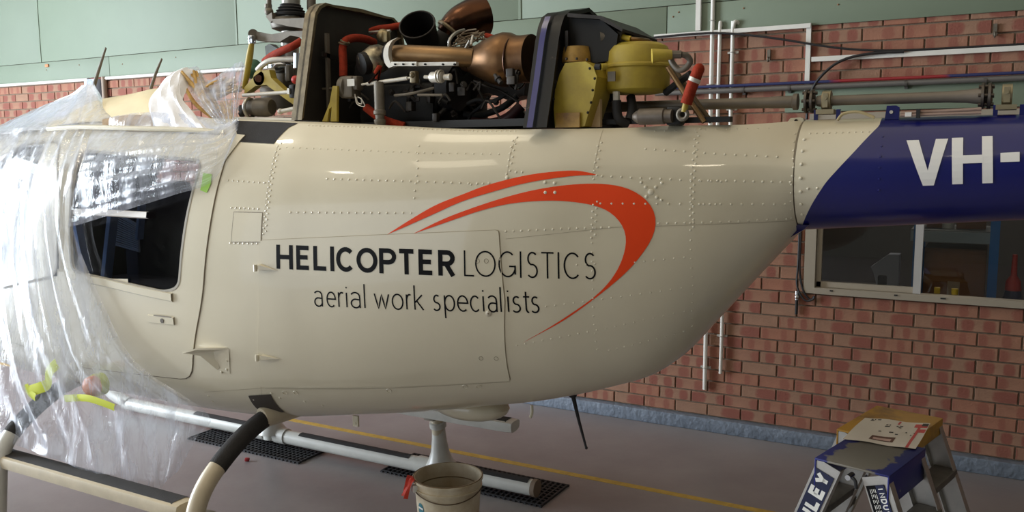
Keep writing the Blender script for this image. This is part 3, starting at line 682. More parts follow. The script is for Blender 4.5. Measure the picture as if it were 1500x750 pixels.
for px in ((-0.01011, 0.955), (0.04661, 0.9605), (0.4959, 1.0102), (0.8275, 1.0523), (0.8831, 1.0556)):
    a = skin(*px, .001); b = skin(*px, .003); RV.torus(a, b-a, .011, .0014, 14, 5)
for px, r in (((1.5894, 1.8567), .011), ((1.5699, 1.8738), .006), ((1.6058, 1.874), .006), ((1.5744, 1.8395), .006), ((1.6103, 1.8374), .006), ((1.6258, 1.8887), .005), ((1.554, 1.8908), .005), ((1.627, 1.8277), .005), ((1.0584, 1.9066), .007), ((1.2062, 1.8894), .006), ((1.242, 1.887), .006), ((1.2102, 1.8517), .006), ((1.2459, 1.852), .006)): stud(RV, *px, r, .004)
stuff(RV.build('rivets', rivetm, fus))
RB = MB()
for k in range(7):
    a = boom_pt(2.085, -.75+k*.24); n = boom_pt(2.085, -.75+k*.24, .01)-a; RB.lathe(a, n, [(0, .0062), (.003, .0052), (.0045, .002)], 8)
for X in np.arange(2.10, 2.30, .021):
    a = boom_pt(X, .83); n = boom_pt(X, .83, .01)-a; RB.lathe(a, n, [(0, .0034), (.0016, .003), (.0024, .001)], 7)
for X in (2.11, 2.14):
    a = boom_pt(X, -.22); n = boom_pt(X, -.22, .01)-a; RB.lathe(a, n, [(0, .005), (.003, .002)], 8)
stuff(RB.build('rivets', rivetm, boom))
RB = MB()
for k in range(6):
    a = boom_pt(2.335, -.3+k*.2); n = boom_pt(2.335, -.3+k*.2, .01)-a; RB.lathe(a, n, [(0, .0042), (.002, .003)], 8)
stuff(RB.build('rivets', blue, boom))

# ---- black anti-slip patch on the shoulder and the lip of the door frame
PATCH = [(-0.3556, 2.1494), (0.02538, 2.1308), (-0.007855, 2.112), (-0.0311, 2.068), (-0.04063, 2.0418), (-0.2389, 2.0525)]
lab(disc_panel(PATCH, .0022, 'grip_patch', blackgrip, fus, 6), 'black anti-slip patch on the shoulder')
LIP = [(-0.3253, 2.0899), (-0.2249, 2.0794), (-0.2389, 2.0525), (-0.2485, 2.0287), (-0.2809, 1.9635)]
disc_panel(LIP, .006, 'door_lip', cream, fus, 5, .004)

# ---- lettering and swoosh, flat vinyl on the skin
def swoosh(outer, inner, name):
    n = 70
    def res(P):
        P = smooth_path([Vector((a, b, 0)) for a, b in P], 8); d = [0]
        for a, b in zip(P, P[1:]): d.append(d[-1]+(b-a).length)
        return [(float(np.interp(t*d[-1], d, [p.x for p in P])), float(np.interp(t*d[-1], d, [p.y for p in P]))) for t in np.linspace(0, 1, n)]
    def sm(P):
        Q = np.array(P); 
        for _ in range(4): Q[1:-1] = Q[1:-1]*.5+(Q[:-2]+Q[2:])*.25
        return [tuple(q) for q in Q]
    A, B = sm(res(outer)), sm(res(inner)); R = []
    for f in np.linspace(0, 1, 6): R.append([skin(a[0]+(b[0]-a[0])*f, a[1]+(b[1]-a[1])*f, .0016) for a, b in zip(A, B)])
    return MB().grid(R).build('red_swoosh', red_vinyl, fus)
swoosh([(0.5781, 1.68), (0.6712, 1.7374), (0.7825, 1.8003), (0.8932, 1.8436), (0.9927, 1.8805), (1.1443, 1.917), (1.2857, 1.9323), (1.3495, 1.9287), (1.3952, 1.9168)],
       [(0.5781, 1.68), (0.6737, 1.7203), (0.7777, 1.7661), (0.8953, 1.8177), (1.0567, 1.8669), (1.1608, 1.8918), (1.2634, 1.9078), (1.332, 1.9149), (1.3952, 1.9168)], 'a')
swoosh([(0.6896, 1.6856), (0.8063, 1.7429), (0.8973, 1.7786), (1.0335, 1.8252), (1.1628, 1.8599), (1.2915, 1.8806), (1.4171, 1.8854), (1.5079, 1.871), (1.564, 1.8393), (1.5967, 1.8088), (1.6112, 1.7747), (1.6119, 1.7314), (1.5985, 1.6865), (1.5667, 1.638), (1.5255, 1.5812), (1.4493, 1.5078), (1.3519, 1.4272), (1.2602, 1.359), (1.1632, 1.3021), (1.1076, 1.2685)],
       [(0.6896, 1.6856), (0.8483, 1.741), (0.897, 1.7589), (0.986, 1.7877), (1.0792, 1.8096), (1.1857, 1.8203), (1.2693, 1.8219), (1.3572, 1.8127), (1.4211, 1.7984), (1.4637, 1.7728), (1.4955, 1.7346), (1.5089, 1.6973), (1.5067, 1.6596), (1.4874, 1.593), (1.4491, 1.5275), (1.3916, 1.466), (1.3011, 1.3961), (1.2052, 1.3295), (1.1227, 1.2795), (1.1076, 1.2685)], 'b')

def arc(cx, cy, rx, ry, a0, a1, n=14): return [(cx+rx*math.cos(math.radians(a)), cy+ry*math.sin(math.radians(a))) for a in np.linspace(a0, a1, n)]
GL = {  # stroke letters: x over the letter's width, y over the cap height
 'H': [[(0, 0), (0, 1)], [(1, 0), (1, 1)], [(0, .5), (1, .5)]],
 'E': [[(1, 1), (0, 1), (0, 0), (1, 0)], [(0, .52), (.9, .52)]],
 'L': [[(0, 1), (0, 0), (1, 0)]], 'I': [[(.5, 0), (.5, 1)]], 'T': [[(0, 1), (1, 1)], [(.5, 1), (.5, 0)]],
 'C': [arc(.56, .5, .56, .5, 45, 315, 22)], 'O': [arc(.5, .5, .5, .5, 0, 360, 30)],
 'P': [[(0, 0), (0, 1)]+[(.55, 1)]+arc(.55, .72, .45, .28, 90, -90, 10)+[(0, .44)]],
 'R': [[(0, 0), (0, 1)]+[(.5, 1)]+arc(.5, .73, .42, .27, 90, -90, 10)+[(0, .46)], [(.42, .46), (.95, 0)]],
 'G': [arc(.52, .5, .52, .5, 50, 360-10, 22)[:-1]+[(1, .42), (.62, .42)], [(1, .46), (1, .1)]],
 'S': [arc(.52, .75, .44, .25, 40, 250, 12)+arc(.48, .26, .50, .26, 80, -140, 14)],
 'N': [[(0, 0), (0, 1), (1, 0), (1, 1)]], 'Y': [[(0, 1), (.5, .45), (1, 1)], [(.5, .45), (.5, 0)]], 'A': [[(0, 0), (.5, 1), (1, 0)], [(.2, .35), (.8, .35)]],
 'U': [[(0, 1), (0, .35)]+arc(.5, .35, .5, .35, 180, 360, 10)+[(1, 1)]], 'D': [[(0, 0), (0, 1), (.45, 1)]+arc(.45, .5, .55, .5, 90, -90, 12)+[(0, 0)]],
 'V': [[(0, 1), (.5, 0), (1, 1)]], '-': [[(0, .5), (1, .5)]],
 'a': [arc(.45, .46, .5, .18, 150, 20, 8)+[(.95, .40), (.95, 0)], [(.95, .34)]+arc(.48, .18, .48, .18, 80, 330, 14)+[(.95, .14)]],
 'e': [[(0, .33), (1, .33)]+arc(.5, .31, .5, .31, 5, 310, 20)], 'r': [[(0, 0), (0, .62)], [(0, .40)]+arc(.62, .34, .62, .28, 160, 65, 7)],
 'i': [[(.5, 0), (.5, .62)], [(.5, .80), (.5, .86)]], 'l': [[(.5, 0), (.5, 1)]],
 'w': [[(0, .62), (.26, 0), (.5, .60), (.74, 0), (1, .62)]], 'o': [arc(.5, .31, .5, .31, 0, 360, 26)],
 'k': [[(0, 0), (0, 1)], [(.9, .62), (.05, .30)], [(.25, .37), (1, 0)]], 's': [arc(.55, .465, .42, .155, 45, 255, 10)+arc(.45, .16, .52, .16, 75, -140, 12)],
 'p': [[(0, -.32), (0, .62)], arc(.5, .31, .5, .31, 175, -175, 22)], 'c': [arc(.56, .31, .56, .31, 45, 315, 18)],
 't': [[(.42, .82), (.42, .18)]+arc(.72, .16, .30, .16, 180, 290, 6), [(0, .62), (.95, .62)]],
}
def ribbon(mb, P, w, place, closed=False, step=.02):
    """stroke a plane path with mitred corners; place() puts (u, v) in the world"""
    Q = [P[0]]
    for p in P[1:]:
        d = math.dist(p, Q[-1])
        if d < 1e-6: continue
        k = max(1, int(d/step)); a = Q[-1]; Q += [(a[0]+(p[0]-a[0])*t/k, a[1]+(p[1]-a[1])*t/k) for t in range(1, k+1)]
    closed = math.dist(Q[0], Q[-1]) < 1e-6; n = len(Q); A, B = [], []
    for i in range(n):
        a = Q[i-1] if i else (Q[-2] if closed else None); b = Q[i+1] if i < n-1 else (Q[1] if closed else None); p = Q[i]
        ds = []
        for s, e in ((a, p), (p, b)):
            if s and e: L = math.dist(s, e); ds.append(((e[0]-s[0])/L, (e[1]-s[1])/L))
        nx = -sum(d[1] for d in ds)/len(ds); ny = sum(d[0] for d in ds)/len(ds); L2 = nx*nx+ny*ny
        k = w/2/max(L2, .25)
        A.append(place(p[0]+nx*k, p[1]+ny*k)); B.append(place(p[0]-nx*k, p[1]-ny*k))
    mb.grid([A, B])
def write(chars, spans, base, cap, w, off, name, m, parent, inset=True, place=None):
    mb = MB()
    for ch, (x0, x1) in zip(chars, spans):
        z0 = base(x0) if callable(base) else base
        if inset: a, b, lo, hi = x0+w/2, x1-w/2, w/2, cap-w/2
        else: a, b, lo, hi = x0, x1, 0, cap
        if ch == 'I' or ch in 'il': a = b = (x0+x1)/2
        for P in GL[ch]:
            Q = []
            for u, v in P:
                y = lo+(hi-lo)*v
                if ch in 'HILTPNYVEA1' and inset:            # straight stems end flush with cap height and baseline
                    if v == 0 and ch in 'HITPNYVA': y = 0
                    if v == 1 and ch in 'HILNYVA': y = cap
                if ch == 'R' and v == 0: y = 0
                Q.append((a+(b-a)*u, z0+y))
            if len(Q) > 1: ribbon(mb, Q, w, place or (lambda X, z: skin(X, z, .0050 if inpoly((X, z), BAG) else .0014)))
    return mb.build(name, m, parent, smooth=False, fix=False)
def spans(*px): return list(zip(px[::2], px[1::2]))
SP1 = spans(0.0606, 0.1420, 0.1582, 0.2274, 0.2404, 0.3102, 0.3210, 0.3392, 0.3489, 0.4300, 0.4427, 0.5370, 0.5442, 0.6194, 0.6228, 0.7024, 0.7135, 0.7796, 0.7951, 0.8678)
SP2 = spans(0.8998, 0.9428, 0.9443, 1.0261, 1.0358, 1.1028, 1.1175, 1.1242, 1.1431, 1.1871, 1.1958, 1.2479, 1.2607, 1.2644, 1.2809, 1.3393, 1.3544, 1.3985)
SP3 = spans(0.2403, 0.2774, 0.2994, 0.3389, 0.3543, 0.3784, 0.3886, 0.3939, 0.4119, 0.4535, 0.4706, 0.4758, 0.5181, 0.5807, 0.5960, 0.6412, 0.6576, 0.6779, 0.6916, 0.7270, 0.7690, 0.7966, 0.8164, 0.8556, 0.8689, 0.9093, 0.9209, 0.9532, 0.9692, 0.9741, 0.9914, 1.0251, 1.0376, 1.0421, 1.0654, 1.0699, 1.0841, 1.1139, 1.1257, 1.1509, 1.1561, 1.1841)
write('HELICOPTER', SP1, lambda x: 1.522+.005*x, .101, .0185, .0062, 'bold_lettering', black_vinyl, bag)
write('LOGISTICS', SP2, lambda x: 1.522+.006*x, .101, .0062, .0066, 'thin_lettering', black_vinyl, bag)
write('aerialworkspecialists', SP3, lambda x: 1.374+.022*(x-.232)/.95, .098, .0062, .0066, 'small_lettering', black_vinyl, bag, inset=False)
def boom_at(X, z): 
    r = .2-(X-2.06)*.04+.0018; zc = 1.912+(X-2.06)*.045; return Vector((X, YC-math.sqrt(max(r*r-(z-zc)**2, 1e-6)), z))
V0, V1, VB = (2.4091, 2.0344), (2.5314, 2.0374), (2.4825, 1.886)
mb = MB(); 
def fillpoly(P):
    """flat sign shape laid on the boom: quad strips"""
    a, b, c, d = P; R = []
    for t in np.linspace(0, 1, 8): R.append([boom_at(*(np.array(a)*(1-t)*(1-s)+np.array(b)*(1-t)*s+np.array(d)*t*(1-s)+np.array(c)*t*s)) for s in np.linspace(0, 1, 3)])
    mb.grid(R)
fillpoly([(2.4092, 2.0333), (2.4459, 2.034), (2.4945, 1.8873), (2.4665, 1.8858)]); fillpoly([(2.4957, 2.0367), (2.5314, 2.0374), (2.4984, 1.8873), (2.4705, 1.8858)])
fillpoly([(2.542, 2.0395), (2.5742, 2.0402), (2.5815, 1.8927), (2.5514, 1.8912)]); fillpoly([(2.6269, 2.0439), (2.6563, 2.0445), (2.6652, 1.8969), (2.6359, 1.8954)]); fillpoly([(2.5739, 1.9838), (2.633, 1.9857), (2.6344, 1.9601), (2.5753, 1.9579)])
fillpoly([(2.6807, 1.9909), (2.7322, 1.9938), (2.7338, 1.9644), (2.6822, 1.9623)])
mb.build('registration_lettering', white, boom, smooth=False)

# ---- step bracket under the door
a, b, c = (-0.4564, 1.1235), (-0.2427, 1.1564), (-0.2639, 1.0311)
S0, S1, S2, S3 = skin(*(-0.3821, 1.1182), .002), skin(*(-0.2349, 1.148), .002), skin(*(-0.2642, 1.027), .002), skin(*(-0.3447, 1.0419), .002)
brk = MB().grid([[S0, S1], [skin(*(-0.3408, 1.093), .004), skin(*(-0.2422, 1.1024), .004)], [S3, S2]])
brk.prism([skin(*(-0.4609, 1.123), .0)+Vector((0, -.05, 0)), skin(*(-0.3755, 1.1478), .0)+Vector((0, -.05, 0)), skin(*(-0.2429, 1.1533), .0), skin(*(-0.3817, 1.1245), .0)], (0, 0, -.008))
brk.prism([skin(*(-0.4524, 1.1176), .0)+Vector((0, -.05, 0)), skin(*(-0.3821, 1.1182), .0)+Vector((0, -.03, -.01)), skin(*(-0.3362, 1.0398), .003), skin(*(-0.3181, 1.0514), .003), skin(*(-0.3334, 1.1351), .0)], (.006, 0, 0))
step = brk.build('step_bracket', cream, heli, angle=25)
sb = MB()
for px in ((-0.311, 1.0294), (-0.2598, 1.0911), (-0.3455, 1.0884), (-0.2757, 1.0462)): stud(sb, *px, .006, .006)
stuff(sb.build('rivet_heads', rivetm, step))

# ---- landing gear
skidm = mat('skid_enamel', srgb(206, 204, 196), .35, var=.12, vscale=9)
skidbeige = mat('skid_beige', srgb(196, 182, 156), .4, var=.15, vscale=9)
gear = MB()
R_ = .04
def cross(x, lo=.06):
    pts = [(-.95, lo+.02), (-.925, .33), (-.905, .48), (-.86, .575), (-.775, .655), (-.62, .747), (-.45, .800), (-.2, .83)]
    return [(x, YC+y, z) for y, z in pts]+[(x, YC-y, z) for y, z in pts[::-1]]
ct = []
for x in (-1.6, -.2):
    o = MB().tube(cross(x), R_, 14, 5).build('cross_tube', skidbeige if x > -1 else skidm, heli); ct.append(o)
grip = [p for p in smooth_path([Vector(p) for p in cross(-.2)], 6) if -.0 <= 1 and 2.50 < p.y < 2.80]
lab(MB().tube(grip, R_+.0018, 14, 0).build('grip_band', blackgrip, ct[1]), 'black anti-slip band')
lab(MB().tube([p for p in smooth_path([Vector(p) for p in cross(-1.6)], 6) if 2.44 < p.y < 2.72], R_+.0018, 14, 0).build('grip_band', blackgrip, ct[0]), 'black anti-slip band')
for x, o in ((-1.6, ct[0]), (-.2, ct[1])):
    MB().lathe((x, YC+.918, .38), (.0, .02, -.1), [(0, .045), (.005, .052), (.035, .052), (.04, .045)], 16).build('clamp', skidm, o)
    MB().lathe((x, YC+.928, .34), (0, .02, -.24), [(0, R_), (.08, .046), (.16, .058), (.21, .075), (.25, .10)], 16).build('strut_fairing', skidm, o)
for s in (1, -1):
    y = YC+s*.945; zz = .072
    pts = [(-3.6, y, .35), (-3.35, y, .16), (-3.1, y, zz+.01), (-2.8, y, zz), (.44, y, zz)]
    sk = MB().tube(pts, .048, 16, 4).build('skid_tube', skidm, heli)
    for xa, xb in ((-2.35, -1.78), (-1.33, -.42), (.0, .42)):
        R = [[Vector((x, y+.0496*math.sin(a), zz+.0496*math.cos(a))) for a in np.linspace(-.75, .75, 9)] for x in (xa, xb)]
        MB().grid(R).build('grip_strip', blackgrip, sk)
    MB().cyl((.44, y, zz), (.468, y, zz), .051, n=16).build('end_cap', mat('cap_brown', srgb(128, 110, 92), .7), sk)
    for x in (-1.6, -.2):
        f = MB()
        f.cyl((x-.16, y, zz), (x-.05, y, zz), .055, n=16).cyl((x+.05, y, zz), (x+.14, y, zz), .055, n=16).lathe((x, y, zz), (0, 0, 1), [(-.03, .062), (.03, .062), (.07, .05)], 14)
        sd = f.build('saddle', skidm, sk)
# flight steps along the cross tubes
for s, xa, xb in ((-1, -2.6, -.3), (1, -1.9, .37)):
    y = YC+s*.865; z = .49 if s < 0 else .462
    prof = [(-.060, 0), (-.054, .018), (-.032, .024), (.03, .024), (.052, .016), (.058, 0), (.05, -.030), (.02, -.042), (-.03, -.045), (-.055, -.035)]
    R = [[Vector((x, y+a*k, z+b*k)) for a, b in prof] for x, k in ((xa, 1), (xb-.05, 1), (xb, .9))]
    R = [r+[r[0]] for r in R]
    st = MB().grid(R); st.add(R[0][:-1], [tuple(range(len(prof)))]); st.add(R[-1][:-1], [tuple(range(len(prof)))])
    so = st.build('flight_step', skidbeige if s < 0 else skidm, heli, angle=30)
    MB().grid([[Vector((x, y+a, z+b)) for a, b in ((-.052, .0165), (-.031, .0255), (.031, .0255), (.053, .018))] for x in (xa, xb-.04)]).build('tread', blackgrip, so)
    for x in (-1.6, -.2):
        MB().box((x, y, z-.03), (.075, .09, .05), bevel=.01).build('step_clamp', mat('clamp_grey', srgb(150, 142, 130), .5, .3), so)
# fairing where the near cross tube leaves the belly
F = [(-0.2194, 0.9183), (-0.09266, 0.9397), (-0.1084, 0.8318), (-0.401, 0.708)]
ff = disc_panel([(-0.2194, 0.9183), (-0.08852, 0.9403), (-0.1122, 0.8259), (-0.2501, 0.808)], .003, 'tube_opening', mat('opening_dark', srgb(62, 54, 46), .7), fus, 4)
MB().tube([(-.2, 2.78, .800), (-.185, 2.86, .815), (-.17, 2.96, .83)], [.046, .062, .075], 14, 4).build('tube_fairing', skidbeige, heli)
# belly items: whip antenna, blister, drain, small lug
wa = MB().lathe((1.13, YC, 1.01), (.02, 0, -1), [(0, .03), (.03, .028), (.06, .015)], 12).build('antenna_base', rubber, heli)
MB().tube([(1.131, YC, .96), (1.16, YC, .85), (1.195, YC, .735)], [.010, .007, .005], 8, 3).ball((1.196, YC, .733), .007, 8).build('antenna_whip', rubber, wa)
MB().ball((.62, YC-.02, .85), .2, 20, (1.0, .6, .34)).build('belly_blister', cream, heli)
MB().tube([(1.0, 3.15, .93), (1.005, 3.14, .90), (1.0, 3.135, .88)], .007, 8, 3).build('drain_pipe', cream, heli)
MB().box((.18, 2.98, .785), (.03, .01, .05)).cyl((.18, 2.972, .775), (.18, 2.988, .775), .006).build('belly_lug', cream, heli)

# ---- cabin interior seen through the rear window
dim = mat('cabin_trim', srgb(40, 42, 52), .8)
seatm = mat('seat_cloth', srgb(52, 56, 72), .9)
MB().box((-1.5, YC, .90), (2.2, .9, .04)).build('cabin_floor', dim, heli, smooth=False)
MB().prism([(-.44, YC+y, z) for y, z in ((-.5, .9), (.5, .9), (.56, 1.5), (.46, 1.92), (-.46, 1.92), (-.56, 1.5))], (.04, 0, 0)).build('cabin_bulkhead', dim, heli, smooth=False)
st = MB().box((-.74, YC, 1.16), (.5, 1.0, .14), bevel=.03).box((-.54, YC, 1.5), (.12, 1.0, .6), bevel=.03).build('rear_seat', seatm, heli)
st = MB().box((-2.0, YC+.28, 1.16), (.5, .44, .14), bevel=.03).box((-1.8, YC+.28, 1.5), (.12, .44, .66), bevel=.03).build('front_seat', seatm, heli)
post = mat('post_blue', srgb(128, 160, 206), .5)
MB().bar((-1.524, 3.05, 1.727), (-1.636, 3.05, 1.297), .03, .05, (0, 1, 0)).build('cabin_post', post, heli, smooth=False)
MB().bar((-1.713, 2.95, 1.634), (-1.65, 2.95, 1.336), .03, .04, (0, 1, 0)).build('cabin_post', post, heli, smooth=False)
MB().bar((-1.489, 3.2, 1.719), (-1.529, 3.2, 1.525), .02, .04, (0, 1, 0)).build('cabin_post', post, heli, smooth=False)
GA, GB, GC, GD = Vector((-1.841, 3.3, 1.656)), Vector((-1.665, 3.3, 1.59)), Vector((-1.666, 3.3, 1.438)), Vector((-1.883, 3.3, 1.468))
gr = MB().tube([GA, GB, GC, GD, GA], .008, 6, 0)
for k in range(1, 14):
    f = k/14; gr.tube([GA+(GD-GA)*f, GB+(GC-GB)*f], .004, 5, 0)
gr.build('cabin_grille', mat('grille_grey', srgb(170, 182, 200), .5), heli, smooth=False)
gb = [(-1.2252, 1.7223), (-0.9542, 1.7238), (-0.6952, 1.7222)]
MB().grid([[skin(x, z+dz, o) for x, z in poly_dense(gb, .03, False)] for dz, o in ((.018, .002), (.015, .016), (-.010, .016), (-.014, .002))]).build('window_rail', mat('bar_white', srgb(222, 214, 204), .5), dr)

# ================================================================ engine deck: firewalls, engine, oil tank, transmission (all parts of the helicopter)
def firewall(x0, x1, near, m_plate, m_rim, name, lbl):
    """upright plate across the deck with a flanged rim; near = (y, z) points from the deck up to the centre"""
    half = poly_dense(near, .05, False)
    out = half+[(2*YC-y, z) for y, z in half[::-1][1:]]
    pl = MB(); c = (YC, sum(z for y, z in out)/len(out))
    pl.prism([Vector(((x0+x1)/2-.006, y, z)) for y, z in out], (.012, 0, 0))
    o = pl.build(name, m_plate, heli, angle=20); lab(o, lbl)
    A, B, C, D = [], [], [], []
    for i, (y, z) in enumerate(out):
        d = Vector((0, c[0]-y, c[1]-z)).normalized()*.016
        A.append(Vector((x0, y, z))); B.append(Vector((x1, y, z))); C.append(Vector((x1, y, z))+d); D.append(Vector((x0, y, z))+d)
    r = MB().grid([D, A, B, C, D]).build('rim', m_rim, o, angle=35)
    return o
FW1 = [(2.8511, 2.1449), (2.8952, 2.3406), (2.9445, 2.5502), (2.9606, 2.6106), (2.9885, 2.6437), (3.0294, 2.6642), (3.0838, 2.663), (YC, (3.2748, 2.6522)[1]+.02)]
f1 = firewall(-.025, .035, FW1, panelgrey, brass, 'forward_firewall', 'grey forward firewall with brass-coloured edge')
MB().box((.045, 3.02, 2.33), (.012, .02, .40)).build('stiffener', castgrey, f1, smooth=False)
MB().box((.045, 3.28, 2.40), (.012, .60, .02), Matrix.Rotation(math.radians(-7), 3, 'X')).build('stiffener', darkmetal, f1, smooth=False)
FW2 = [(2.8939, 2.0934), (2.9505, 2.2673), (2.9966, 2.425), (3.0197, 2.479), (3.0488, 2.5186), (3.1019, 2.5438), (3.1812, 2.557), (YC, (3.2443, 2.56)[1]+.02)]
f2 = firewall(1.10, 1.20, FW2, engblack, mat('black_chipped', srgb(16, 15, 15), .45, color2=srgb(60, 48, 42), vscale=22, thr=(.66, .70), spec=.3), 'aft_firewall', 'black aft firewall with chipped navy edge')
R_s = [Vector((1.125, y-.017, z)) for y, z in poly_dense(FW2[:5], .03, False)]
lab(MB().grid([[p for p in R_s], [p+Vector((.024, 0, 0)) for p in R_s]]).build('navy_stripe', blue, f2), 'navy painted stripe on the black edge')
MB().box((1.215, 3.04, 2.28), (.012, .014, .36)).build('stiffener', darkmetal, f2, smooth=False)

# ---- engine core
core = MB().cyl((0.056, 3.32, 2.362), (0.609, 3.32, 2.337), 0.1323, n=20).box((0.31, 3.32, 2.217), (.42, .34, .18), bevel=.03)
core.cyl((0.56, 3.2, 2.284), (0.62, 3.2, 2.281), 0.1011, n=20)
core.box((.55, 3.3, 2.12), (1.0, .50, .03))
eng = core.build('engine', engblack, heli)
E_ = lambda mb, name, m, l=None, ang=38: (lambda o: lab(o, l) if l else o)(mb.build(name, m, eng, angle=ang))
c0 = Vector((0.728, 3.14, 2.397)); ax = Vector((1, 0, 0)); k = 0.0028; s = 0.0028
E_(MB().lathe(Vector((0.702, 3.16, 2.384)), (1, .0, -.02), [(-.03, 14*k), (.0, 17*k), (.03, 22*k), (.08, 30*k), (.13, 37*k), (.17, 40*k), (.20, 39*k), (.225, 35*k), (.25, 34*k), (.30, 35*k)], 32), 'turbine_casing', bronze, 'bulging heat-stained bronze turbine casing')
E_(MB().torus((0.715, 3.15, 2.393), (1, 0, -.02), 17*k, .006, 24), 'clamp_ring', bronze2); E_(MB().torus((0.926, 3.16, 2.366), (1, 0, 0), 38*k, .004, 28), 'clamp_ring', bronze2)
E_(MB().tube([(0.37, 3.06, 2.422), (0.464, 3.06, 2.417), (0.624, 3.08, 2.403), (0.747, 3.12, 2.392)], 0.0400, 20, 4), 'discharge_tube', tan_metal, 'tan heat-stained air tube')
E_(MB().lathe((0.374, 3.06, 2.422), (-1, 0, 0), [(-.01, 0.0471), (.02, 0.0501), (.024, 0.0383)], 20), 'tube_collar', sootmetal)
sc = Vector((0.288, 3.08, 2.411))
E_(MB().lathe(sc, (-.8, -.5, -.1), [(-.03, .05), (.0, .062), (.035, .06), (.06, .045), (.075, .036), (.09, .034)], 22), 'compressor_scroll', mat('scroll_metal', srgb(176, 164, 136), .35, .8, color2=srgb(66, 58, 50), vscale=9, thr=(.4, .6)), 'bright and dark cast compressor scroll')
E_(MB().lathe((0.251, 3.04, 2.392), (-.4, -.85, -.2), [(0, .05), (.03, .047), (.035, .03)], 20), 'inlet_cover', sootmetal)
a_ = [Vector(p) for p in ((0.416, 3.02, 2.478), (0.394, 3.01, 2.464), (0.383, 3., 2.438), (0.379, 3., 2.405), (0.388, 3., 2.376), (0.406, 3., 2.358))]
st_ = MB()
P_ = smooth_path(a_, 5); st_.grid([[p+Vector((.0, -.012, 0)) for p in P_], [p+Vector((.026, -.012, .006)) for p in P_], [p+Vector((.026, .012, .006)) for p in P_], [p+Vector((0, .012, 0)) for p in P_], [p+Vector((.0, -.012, 0)) for p in P_]])
E_(st_, 'support_strap', lightmetal, 'pale curved support strap')
E_(MB().bar((0.432, 2.98, 2.372), (0.561, 2.98, 2.365), .02, .017).bar((0.513, 2.99, 2.367), (0.749, 2.99, 2.357), .02, .014), 'perforated_bar', lightmetal, 'pale flat bar with bolt holes')
hb = MB()
for p in ((0.455, 2.963, 2.369), (0.497, 2.963, 2.367), (0.546, 2.963, 2.364), (0.607, 2.963, 2.361), (0.694, 2.963, 2.356), (0.75, 2.963, 2.353)): hb.cyl(p, Vector(p)+Vector((0, .01, 0)), .004, n=8)
stuff(E_(hb, 'bolt_holes', black_vinyl))

# exhaust stacks
def hollow(pts, radii, n=24, wall=.004, sub=5):
    mb = MB(); P = smooth_path([Vector(p) for p in pts], sub) if len(pts) > 2 else [Vector(p) for p in pts]
    R = [float(np.interp(i/(len(P)-1), np.linspace(0, 1, len(radii)), radii)) for i in range(len(P))]
    u, w, _ = frame(P[1]-P[0]); rows = []
    for i, p in enumerate(P):
        t = (P[min(i+1, len(P)-1)]-P[max(i-1, 0)]).normalized(); u = (u-t*u.dot(t)).normalized(); w = t.cross(u)
        rows.append([(p, u.copy(), w.copy(), R[i])])
    def ring(q, d): p, u, w, r = q[0]; return [p+u*((r-d)*math.cos(2*PI*k/n))+w*((r-d)*math.sin(2*PI*k/n)) for k in range(n+1)]
    G = [ring(q, 0) for q in rows]+[ring(q, wall) for q in rows[::-1]]
    return mb.grid(G)
E_(hollow([(0.385, 3.34, 2.422), (0.376, 3.3, 2.486), (0.407, 3.2, 2.563)], [.055, .070, 0.0814], 28), 'exhaust_stack', sootmetal, 'sooty black open exhaust stack')
E_(MB().torus((0.407, 3.2, 2.563), Vector((0.407, 3.2, 2.563))-Vector((0.376, 3.3, 2.486)), 0.0799, .004, 28), 'stack_lip', darkmetal)
E_(hollow([(0.446, 3.38, 2.533), (0.466, 3.39, 2.56), (0.499, 3.41, 2.588), (0.536, 3.45, 2.611), (0.569, 3.5, 2.627)], [0.0531, 0.0657, 0.0781, 0.0876, 0.0915], 30), 'exhaust_stack', bronze2, 'glossy bronze exhaust stack cut open at its end')
E_(MB().torus((0.462, 3.385, 2.551), Vector((0.483, 3.4, 2.581))-Vector((0.442, 3.37, 2.52)), 0.0625, .010, 26), 'clamp_band', brass)
E_(hollow([(0.402, 3.36, 2.436), (0.429, 3.36, 2.489), (0.454, 3.38, 2.538)], [0.0530, 0.0499], 24), 'stack_elbow', sootmetal)
wm = mat('wire_loom', srgb(120, 104, 84), .6, .2)
wl_ = MB()
for j in range(14):
    a = Vector((0.623, 3.2, 2.472))+Vector(rng.uniform(-.03, .03, 3).tolist()); b = Vector((0.725, 3.22, 2.496))+Vector(rng.uniform(-.03, .03, 3).tolist()); m_ = (a+b)/2+Vector(rng.uniform(-.03, .03, 3).tolist())
    wl_.tube([a, m_, b], .0035, 6, 4)
stuff(E_(wl_, 'wire_bundle', wm))
E_(MB().tube([(0.639, 3.1, 2.444), (0.643, 3.1, 2.472), (0.642, 3.15, 2.505), (0.652, 3.2, 2.522)], .007, 8, 4), 'fuel_line', alu); E_(MB().tube([(0.759, 3.08, 2.44), (0.757, 3.1, 2.48)], .006, 8, 0), 'fuel_line', alu); E_(MB().tube([(0.72, 3.1, 2.433), (0.74, 3.1, 2.46)], .005, 8, 0), 'fuel_line', alu)
E_(MB().tube([(0.671, 3.35, 2.514), (0.724, 3.32, 2.499), (0.78, 3.3, 2.484)], .012, 8, 4), 'red_sleeve', redhose)

